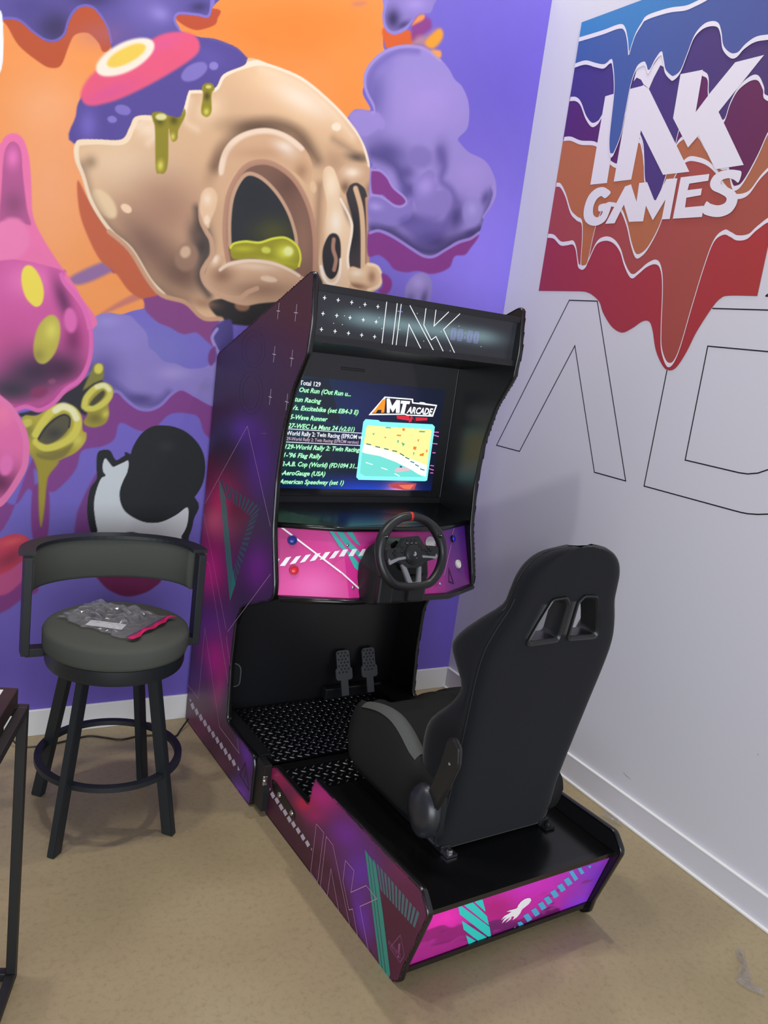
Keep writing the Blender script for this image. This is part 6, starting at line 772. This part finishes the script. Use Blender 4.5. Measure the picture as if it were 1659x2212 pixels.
for u, v in ((.10, -.02), (.078, .06), (.6, -.02), (.078, .33)):
    bm = bmesh.new(); lathe(bm, P(u, v, .1485), [(0, .003), (.004, .0028), (.0065, .001), (.007, 0)], 14, (0, 0, 1)); obj('screw', bm, chrome, bs, smooth=True)
# ------------------------------------------------------------------ racing seat
se = croot('racing_seat', .42, .5, 'black fabric bucket racing seat with two headrest holes on the platform', 'seat', z=.255)
TA = math.tan(math.radians(7.5))
def vback(z): return .757+(z-.28)*TA
def ucen(z): return .418+.035*(z-.28)
LV = [(.266, .195, .05, .05, .0), (.285, .210, .09, .07, .0), (.33, .212, .12, .08, .0), (.40, .206, .13, .085, .008), (.48, .210, .145, .085, .02), (.56, .216, .150, .085, .03), (.63, .222, .135, .085, .03), (.70, .228, .085, .08, .012), (.76, .234, .065, .075, .004), (.82, .238, .10, .075, .015), (.86, .238, .125, .062, .022), (.90, .232, .115, .050, .02), (.95, .214, .085, .046, .01), (1.0, .192, .052, .044, .0), (1.04, .184, .05, .046, .0), (1.08, .176, .052, .05, .0), (1.115, .158, .052, .05, .0), (1.142, .128, .048, .046, .0), (1.159, .09, .035, .036, .0), (1.167, .045, .016, .018, .0)]
lv = catmull(LV, 3, False); rings = []
for z, w_, dw, cth, fl in lv:
    uc = ucen(z); v0 = vback(z); b = .018 if z < 1.15 else .01
    dw = max(dw, cth*.6)
    half = [(0, 0), (w_*.55, 0), (w_-.03, .0), (w_-.006, -.008), (w_, -.03), (w_+fl*.5, -dw*.5), (w_+fl, -dw*.8), (w_+fl*.8-.012, -dw), (w_+fl*.2-.04, -dw*.98), (w_-.065, -(cth*.7+dw*.3)), (w_*.45, -cth), (0, -cth)]
    full = half+[(-x, y) for x, y in half[-2:0:-1]]
    cc_ = catmull(full, 3, True); rings.append([P(uc+x, v0+y, z+.0*y) for x, y in cc_])
bm = bmesh.new(); loft(bm, rings)
back = obj('backrest', bm, fabric, se, smooth=True)
# head holes
HL = [[(.328, .898), (.428, .898), (.412, 1.012), (.392, 1.026), (.338, 1.022-.0), (.318, .935)], None]
def hole(side):
    uc = .456; a = [(-.021, .906), (-.126, .903), (-.106, .957), (-.080, 1.018), (-.036, 1.021), (-.021, 1.004)]
    return [((uc+x) if side < 0 else (uc-x), z, .014) for x, z in a]
for s in (-1, 1):
    hp = round_poly(hole(s), 5)
    bm = bmesh.new(); prism(bm, hp, lambda a, b: P(a, vback(b)+.05, b), lambda a, b: P(a, vback(b)-.14, b)); bmesh.ops.recalc_face_normals(bm, faces=bm.faces)
    cme = bpy.data.meshes.new('cut'); bm.to_mesh(cme); bm.free(); co = bpy.data.objects.new('cut', cme); COL.objects.link(co)
    co.parent = se; cme.transform(Matrix.Translation((-.42, .5, -.255)))
    md = back.modifiers.new('b', 'BOOLEAN'); md.object = co; md.operation = 'DIFFERENCE'; md.solver = 'EXACT'
    bpy.context.view_layer.update(); dg = bpy.context.evaluated_depsgraph_get(); nm = bpy.data.meshes.new_from_object(back.evaluated_get(dg)); back.modifiers.clear()
    back.data = nm; bpy.data.objects.remove(co)
    # plastic frame lining the hole
    bm = bmesh.new(); n = len(hp); cen = Vector((sum(p.x for p in hp)/n, sum(p.y for p in hp)/n)); rr = []
    prof = [(1.0, .004), (1.09, .009), (1.17, .007), (1.20, 0.0), (1.02, -.001), (1.02, -.055), (.97, -.055), (.96, .0)]
    for k, dv in prof: rr.append([P(cen.x+(p.x-cen.x)*k, vback(cen.y+(p.y-cen.y)*k)+dv, cen.y+(p.y-cen.y)*k) for p in hp])
    rr.append(rr[0]); loft(bm, rr, True, False); bmesh.ops.remove_doubles(bm, verts=bm.verts, dist=1e-6)
    obj('hole_frame', bm, mat('frame_plastic', rgb(30, 31, 33), .35), back, angle=35)
# piping seams down both edges of the back
for s in (-1, 1):
    bm = bmesh.new(); tube(bm, [P(ucen(z)+s*(w_-.002), vback(z)-.014, z) for z, w_, a, b, c in lv[2:42:1]], .0022, 6); obj('seam', bm, mat('seam_black', rgb(24, 25, 28), .9), back, smooth=True)
# cushion
CV = [(.185, .02, .40, .385), (.20, .05, .445, .43), (.24, .075, .475, .455), (.32, .09, .512, .462), (.40, .095, .542, .458), (.46, .095, .556, .452), (.52, .095, .556, .446), (.58, .095, .535, .44), (.64, .09, .498, .432), (.70, .085, .462, .425), (.76, .07, .43, .41)]
cv = catmull(CV, 3, False); rings = []; UC = .42; HW = .262
for v, bw, zt_, zc in cv:
    zb = .31 if v > .25 else .33; e = HW-.085*max(0, min(1, (.34-v)/.15))**1.3-max(0, (v-.6))*.12
    half = [(0, zb), (e-.05, zb), (e-.01, zb+.015), (e, zb+.05), (e+.002, (zb+zt_)/2), (e-.012, zt_-.02), (e-.035, zt_), (e-.065, zt_-.012), (e-.095, (zt_+zc)/2+.004), (e-.125, zc+.006), (e*.25, zc-.006), (0, zc-.006)]
    full = half+[(-x, y) for x, y in half[-2:0:-1]]
    rings.append([P(UC+x, v, z) for x, z in catmull(full, 3, True)])
bm = bmesh.new(); loft(bm, rings); cu = obj('cushion', bm, mat('dark_cushion_fabric', rgb(40, 40, 40), .95, spec=.1, bump=(700, .25, .001)), se, smooth=True)
# grey inserts on top of the bolsters
for s in (-1, 1):
    bm = bmesh.new(); rings = []
    for v, bw, zt_, zc in [c for c in cv if .33 < c[0] < .66]:
        e = HW-max(0, (v-.6))*.12; k = min(1, (v-.32)/.03, (.665-v)/.03); wd = .030*max(.35, k)
        seg_ = [(e-.038+wd*q, zt_+.0035-.018*max(0, q)**2-.012*max(0, -q)**2*1.6) for q in (-1, -.6, -.2, .2, .6, .9)]
        rings.append([P(UC+s*x, v, z) for x, z in seg_])
    loft(bm, rings, False, False)
    upright(bm, (0, 0, 1)); obj('bolster_insert', bm, fabric2, cu, smooth=True, recalc=False, label='lighter grey bolster strip')
# recliner cover, arm, lever
for s, u_ in ((-1, .148),):
    bm = bmesh.new(); rings = []
    cp_ = catmull([(.71, .435), (.73, .475), (.77, .49), (.812, .462), (.828, .42), (.818, .375), (.79, .345), (.76, .342), (.735, .365), (.712, .40)], 4, True)
    cen = np.array((.77, .415))
    for du, k in ((0, .98), (.012, 1.0), (.028, .93), (.040, .72), (.046, .4), (.048, .05)): rings.append([P(u_+s*du, *(cen+(q-cen)*k)) for q in cp_])
    loft(bm, rings); rc = obj('recliner_cover', bm, mat('satin_recliner_plastic', rgb(38, 40, 46), .33), se, smooth=True)
    arm = round_poly([(.800, .455, .01), (.85, .445, .01), (.885, .53, .04), (.912, .61, .03), (.905, .655, .02), (.875, .675, .02), (.852, .655, .02), (.838, .58, .03)], 5)
    bm = bmesh.new(); prism(bm, arm, lambda a, b: P(u_+s*.004+.0, a-.032, b-.005), lambda a, b: P(u_+s*.020, a-.032, b-.005)); bmesh.ops.recalc_face_normals(bm, faces=bm.faces)
    es = [e for e in bm.edges if len(e.link_faces) == 2 and e.calc_face_angle(0) > 1.2]; bmesh.ops.bevel(bm, geom=es, offset=.005, segments=3, affect='EDGES')
    ra = obj('recliner_arm', bm, mat('arm_plastic', rgb(30, 31, 33), .33), se, angle=30)
    bm = bmesh.new(); lathe(bm, P(u_+s*.0205, .846, .595), [(0, .002), (.003, .0018), (.0045, 0)], 12, (s, 0, 0)); obj('screw', bm, chrome, ra, smooth=True)
    if s < 0:
        bm = bmesh.new(); box(bm, u_-.012, u_-.004, -.755, -.69, .395, .408, .003); cyl(bm, P(u_-.012, .75, .385), P(u_-.020, .75, .385), .004, n=12); obj('recline_lever', bm, plast, se)
# rails and bolts
for uu in (.24, .61):
    bm = bmesh.new(); box(bm, uu-.018, uu+.018, -.76, -.26, .2565, .279, .003); box(bm, uu-.012, uu+.012, -.72, -.24, .279, .318, .003); rl = obj('slide_rail', bm, plast, se)
    bm = bmesh.new(); box(bm, uu-.014, uu+.022, -.785, -.755, .2565, .264); lathe(bm, P(uu+.003, .772, .264), [(0, .010), (.006, .009), (.009, .005), (.009, 0)], 8, (0, 0, 1)); obj('rail_bolt', bm, chrome if uu < .3 else plast, rl)
# ------------------------------------------------------------------ bar stool
SC = Vector((-1.752, -.59, 0))
st = root('bar_stool', SC, 0, 'dark steel swivel bar stool with round grey cushion and curved padded back', 'stool')
steel = mat('dark_powder_coat', rgb(28, 33, 38), .45, spec=.45); upho = mat('grey_upholstery', rgb(78, 80, 75), .95, spec=.1, bump=(800, .3, .001))
CC = (.01, .0)
bm = bmesh.new(); lathe(bm, (CC[0], CC[1], 0), [(0, .585), (.19, .585), (.214, .588), (.2175, .60), (.2185, .64), (.214, .650), (.205, .6545), (.19, .659), (.1, .6615), (0, .662)], 64); obj('seat_cushion', bm, upho, st, smooth=True)
bm = bmesh.new(); lathe(bm, (CC[0], CC[1], 0), [(0, .532), (.185, .532), (.205, .538), (.209, .55), (.209, .584), (.17, .585), (0, .585)], 64); obj('seat_band', bm, steel, st, angle=35)
bm = bmesh.new(); lathe(bm, (CC[0], CC[1], 0), [(0, .505), (.13, .505), (.13, .532), (0, .532)], 32); obj('swivel_plate', bm, steel, st)
for sx, sy in ((-1, -1), (1, -1), (-1, 1), (1, 1)):
    p0, p1 = Vector((sx*.172, sy*.172, 0)), Vector((sx*.105, sy*.105, .52)); d = (p1-p0).normalized(); a = Vector((sx, sy, 0)).normalized(); a = (a-d*a.dot(d)).normalized(); b = d.cross(a)
    bm = bmesh.new(); rings = []
    for p in (p0, p1):
        q = [p+a*x+b*y for x, y in ((-.019, -.0125), (.019, -.0125), (.019, .0125), (-.019, .0125))]
        if p is p0:
            q = [v-d*(v.z/d.z) for v in q]
        rings.append(q)
    loft(bm, rings); bmesh.ops.bevel(bm, geom=list(bm.edges), offset=.0025, segments=2, affect='EDGES'); obj('leg', bm, steel, st)
bm = bmesh.new(); R1, R2 = .228, .205
lathe(bm, (0.018, .028, 0), [(R2, .192), (R1, .192), (R1, .208), (R2, .208), (R2, .192)], 72); bmesh.ops.remove_doubles(bm, verts=bm.verts, dist=1e-6); obj('foot_ring', bm, steel, st, angle=35)
def arc(n=28, cx=.012, x=.262, yb=.06, yt=.262):
    out = []
    for i in range(n+1):
        t = math.pi*i/n; xx = -x*math.cos(t); yy = yb+(yt-yb)*(math.sin(t)**.85 if 0 < i < n else 0); out.append((cx+xx, yy, t))
    return out
# uprights (flat bars) at both ends
for s in (-1, 1):
    cx = .012+s*.262
    bm = bmesh.new(); box(bm, cx-.012, cx+.012, .028, .075, .556, .862, .002); a_ = obj('back_upright', bm, steel, st)
    bm = bmesh.new(); x0, x1 = sorted((cx, .012+s*.17)); box(bm, x0, x1, .03, .072, .552, .578, .002); obj('side_bracket', bm, steel, st)
ar = arc(); bm = bmesh.new(); rings = []
for i, (x, y, t) in enumerate(ar):
    a = ar[max(0, i-1)]; b = ar[min(len(ar)-1, i+1)]; tg = Vector((b[0]-a[0], b[1]-a[1], 0)).normalized(); n_ = Vector((-tg.y, tg.x, 0)); 
    if i in (0, len(ar)-1): n_ = Vector((-1 if i == 0 else 1, 0, 0))
    p = Vector((x, y, 0)); wd = .024
    rings.append([p+n_*(-wd)+Vector((0, 0, .862)), p+n_*wd+Vector((0, 0, .862)), p+n_*wd+Vector((0, 0, .873)), p+n_*(-wd)+Vector((0, 0, .873))])
loft(bm, rings); obj('top_rail', bm, steel, st)
bm = bmesh.new(); rings = []
for i, (x, y, t) in enumerate(ar[1:-1]):
    a = ar[i]; b = ar[i+2]; tg = Vector((b[0]-a[0], b[1]-a[1], 0)).normalized(); n_ = Vector((-tg.y, tg.x, 0)); p = Vector((x, y, 0))-n_*.004
    zb = .728; r = [(-.013, .859), (.010, .859), (.014, .85), (.014, zb+.012), (.009, zb), (-.010, zb), (-.016, zb+.012), (-.018, .80), (-.016, .85)]
    rings.append([p-n_*(-q[0])+Vector((0, 0, q[1])) for q in r])
loft(bm, rings); obj('back_pad', bm, upho, st, smooth=True)
# ------------------------------------------------------------------ zip bag with small hardware on the stool
zb_m = bpy.data.materials.new('clear_bag_film'); zb_m.use_nodes = True; nt = zb_m.node_tree; nt.nodes.clear()
o_ = nt.nodes.new('ShaderNodeOutputMaterial'); mx = nt.nodes.new('ShaderNodeMixShader'); tr = nt.nodes.new('ShaderNodeBsdfTransparent'); gl = nt.nodes.new('ShaderNodeBsdfPrincipled')
gl.inputs['Base Color'].default_value = rgb(170, 168, 176); gl.inputs['Roughness'].default_value = .12; gl.inputs['Specular IOR Level'].default_value = 1.0; tr.inputs[0].default_value = (.93, .93, .95, 1)
mx.inputs[0].default_value = .25; nt.links.new(tr.outputs[0], mx.inputs[1]); nt.links.new(gl.outputs[0], mx.inputs[2]); nt.links.new(mx.outputs[0], o_.inputs[0])
bgc = Vector((-1.742, -.585, .664)); bag = root('zip_bag', bgc, math.radians(-46), 'crumpled clear plastic zip bag with pink seal lying on the grey stool cushion', 'bag')
def nz(x, y, s): 
    return math.sin(x*s+1.3)*math.cos(y*s*1.31+.4)+.6*math.sin(x*s*2.3+y*s*1.9)+.4*math.cos(x*s*4.1-y*s*3.3)
bm = bmesh.new(); n = 40; G = []
for i in range(n+1):
    G.append([])
    for j in range(n+1):
        x = -.155+.27*i/n; y = -.115+.23*j/n; ed = min(1, 6*min(i/n, 1-i/n, j/n, 1-j/n)+.12)
        xx = x+.006*nz(y, x, 60); yy = y*(1-.25*max(0, -x/.16))+.006*nz(x, y, 45); r = random.uniform(-1, 1)*.0012
        z = .003+ed*(.012+.0075*abs(nz(x, y, 52))+r)*(1 if x < .06 else .35)
        G[-1].append(bm.verts.new((xx, yy, z)))
for i in range(n):
    for j in range(n): bm.faces.new((G[i][j], G[i+1][j], G[i+1][j+1], G[i][j+1]))
obj('bag_film', bm, zb_m, bag, smooth=False)
bm = bmesh.new(); rr = []
for k in range(25):
    y = -.118+.236*k/24; z = .006+.0025*math.sin(k*.9); x = .112+.004*math.sin(k*.55); rr.append([(x, y, z), (x+.018+.004*math.sin(k*.8), y, z+.001), (x+.018+.004*math.sin(k*.8), y, z+.0022), (x, y, z+.0012)])
loft(bm, rr); obj('zip_seal', bm, mat('pink_seal', rgb(206, 30, 92), .35), bag, label='pink zip seal')
bm = bmesh.new(); tube(bm, [(.110, -.118, .0085), (.113, 0, .0095), (.110, .118, .0085)], .0014, 6); obj('zip_track', bm, mat('purple_track', rgb(96, 30, 110), .4), bag)
hw = mat('black_hardware', rgb(12, 12, 13), .4)
for i, (x, y, a, l) in enumerate(((-.06, .03, .3, .05), (-.07, -.01, 1.2, .045), (-.04, .0, 2.1, .04), (-.055, -.045, .9, .035), (-.03, .035, 1.7, .05))):
    bm = bmesh.new(); M = Matrix.Translation((x, y, .007))@Matrix.Rotation(a, 4, 'Z'); box(bm, -l/2, l/2, -.006, .006, -.004, .004, .001, 1, M); cyl(bm, M@Vector((l/2, 0, -.003)), M@Vector((l/2, 0, .006)), .009, n=12)
    tag(obj('bracket_clip', bm, hw, None), 'small black hardware clip seen through the clear bag on the stool', 'hardware', 'black hardware clips inside the zip bag')
    o = bpy.data.objects[-1] if False else COL.objects[-1]; o.location = bgc; o.rotation_euler = (0, 0, math.radians(-46))
bm = bmesh.new(); M = Matrix.Translation((.0, -.06, .005))@Matrix.Rotation(.25, 4, 'Z'); box(bm, -.055, .055, -.022, .022, -.0006, .0006, M=M)
o = tag(obj('paper_slip', bm, mat('white_paper', rgb(222, 224, 222), .7), None), 'folded white paper slip inside the clear zip bag', 'paper'); o.location = bgc; o.rotation_euler = (0, 0, math.radians(-46))
# ------------------------------------------------------------------ table at the left edge
ta = math.atan2(-.94, -.345)
tb = root('side_table', (-2.087, -1.214, 0), ta, 'black metal framed table with dark wood top at the left edge', 'table')
tsteel = mat('black_table_steel', rgb(22, 22, 23), .5); wood = mix_noise_mat('dark_stained_wood', [(.3, (36, 24, 22)), (.7, (54, 38, 34))], 6, .45)
L_, B_ = .9, -.6
def tbox(name, x0, x1, y0, y1, z0, z1, mt, bev=.002):
    bm = bmesh.new(); box(bm, min(x0, x1), max(x0, x1), min(y0, y1), max(y0, y1), z0, z1, bev, 2); return obj(name, bm, mt, tb)
h = .011
for x, y in ((0, 0), (L_, 0), (0, B_), (L_, B_)): tbox('leg', x-h, x+h, y-h, y+h, 0, .716, tsteel)
for z in (.705, .011):
    tbox('frame_rail', h, L_-h, -h, h, z-h, z+h, tsteel); tbox('frame_rail', h, L_-h, B_-h, B_+h, z-h, z+h, tsteel); tbox('frame_rail', -h, h, B_+h, -h, z-h, z+h, tsteel); tbox('frame_rail', L_-h, L_+h, B_+h, -h, z-h, z+h, tsteel)
tbox('table_top', -.004, L_, -.012, B_, .7165, .757, wood, .003)
for x in (.035, .15):
    tbox('hanging_plate', x, x+.05, -.030, -.037, .61, .7165, tsteel)
    bm = bmesh.new(); cyl(bm, (x+.025, -.030, .63), (x+.025, -.026, .63), .004, n=10); obj('screw', bm, chrome, tb)
c_, s_ = math.cos(ta), math.sin(ta)
bm = bmesh.new(); box(bm, .012, .24, -.30, -.040, 0, .0008); o = tag(obj('paper_sheet', bm, mat('white_paper', None), None), 'white paper sheet lying on the dark table top', 'paper'); o.location = (-2.087, -1.214, .7572); o.rotation_euler = (0, 0, ta)
# ------------------------------------------------------------------ cord and scraps on the floor
bm = bmesh.new(); pts = [(-2.25, -.10, .004), (-2.02, -.045, .05), (-1.94, -.09, .004), (-1.853, -.10, .004), (-1.768, -.085, .004), (-1.699, -.072, .004), (-1.645, -.1, .004), (-1.592, -.13, .004), (-1.52, -.122, .004), (-1.442, -.135, .004), (-1.392, -.16, .004), (-1.36, -.125, .010), (-1.318, -.082, .03)]
tube(bm, [Vector(p) for p in catmull(pts, 6, False)], .0038, 8); tag(obj('power_cord', bm, mat('black_cord', rgb(24, 23, 22), .5), None, smooth=True), 'thin black power cord along the floor behind the stool', 'cord')
film2 = zb_m
def scrap(name, c, pts, label, seed):
    random.seed(seed); bm = bmesh.new(); n = len(pts)
    rows = []
    for k in (-1, -.5, 0, .5, 1):
        rows.append([bm.verts.new((p[0]+k*p[3]*p[2], p[1]+k*p[4]*p[2], .004+random.uniform(0, .016)*(1-abs(k)*.6))) for p in pts])
    for A, B in zip(rows, rows[1:]):
        for i in range(n-1): bm.faces.new((A[i], A[i+1], B[i+1], B[i]))
    bmesh.ops.subdivide_edges(bm, edges=bm.edges, cuts=2, use_grid_fill=True)
    for v in bm.verts: v.co += Vector((random.uniform(-1, 1)*.002, random.uniform(-1, 1)*.002, random.uniform(0, 1)*.004))
    o = tag(obj(name, bm, film2, None), label, 'plastic scrap'); o.location = c; return o
scrap('plastic_scrap', (-.266, -1.913, 0), [(.083, .068, .012, .7, -.7), (.060, .045, .014, .7, -.6), (.040, .022, .008, .7, -.6), (.010, -.004, .022, .6, -.5), (-.014, -.016, .030, .8, -.2), (-.016, -.038, .018, .8, 0), (-.010, -.060, .008, .8, .2), (-.004, -.076, .009, .8, .3)], 'twisted clear plastic scrap lying on the open concrete floor', 3)
scrap('plastic_scrap', (-.045, -1.195, 0), [(-.02, .04, .008, 1, .5), (-.008, .015, .014, 1, .3), (.0, -.01, .018, 1, .2), (.0, -.03, .008, 1, 0)], 'small clear plastic scrap against the white baseboard', 5)
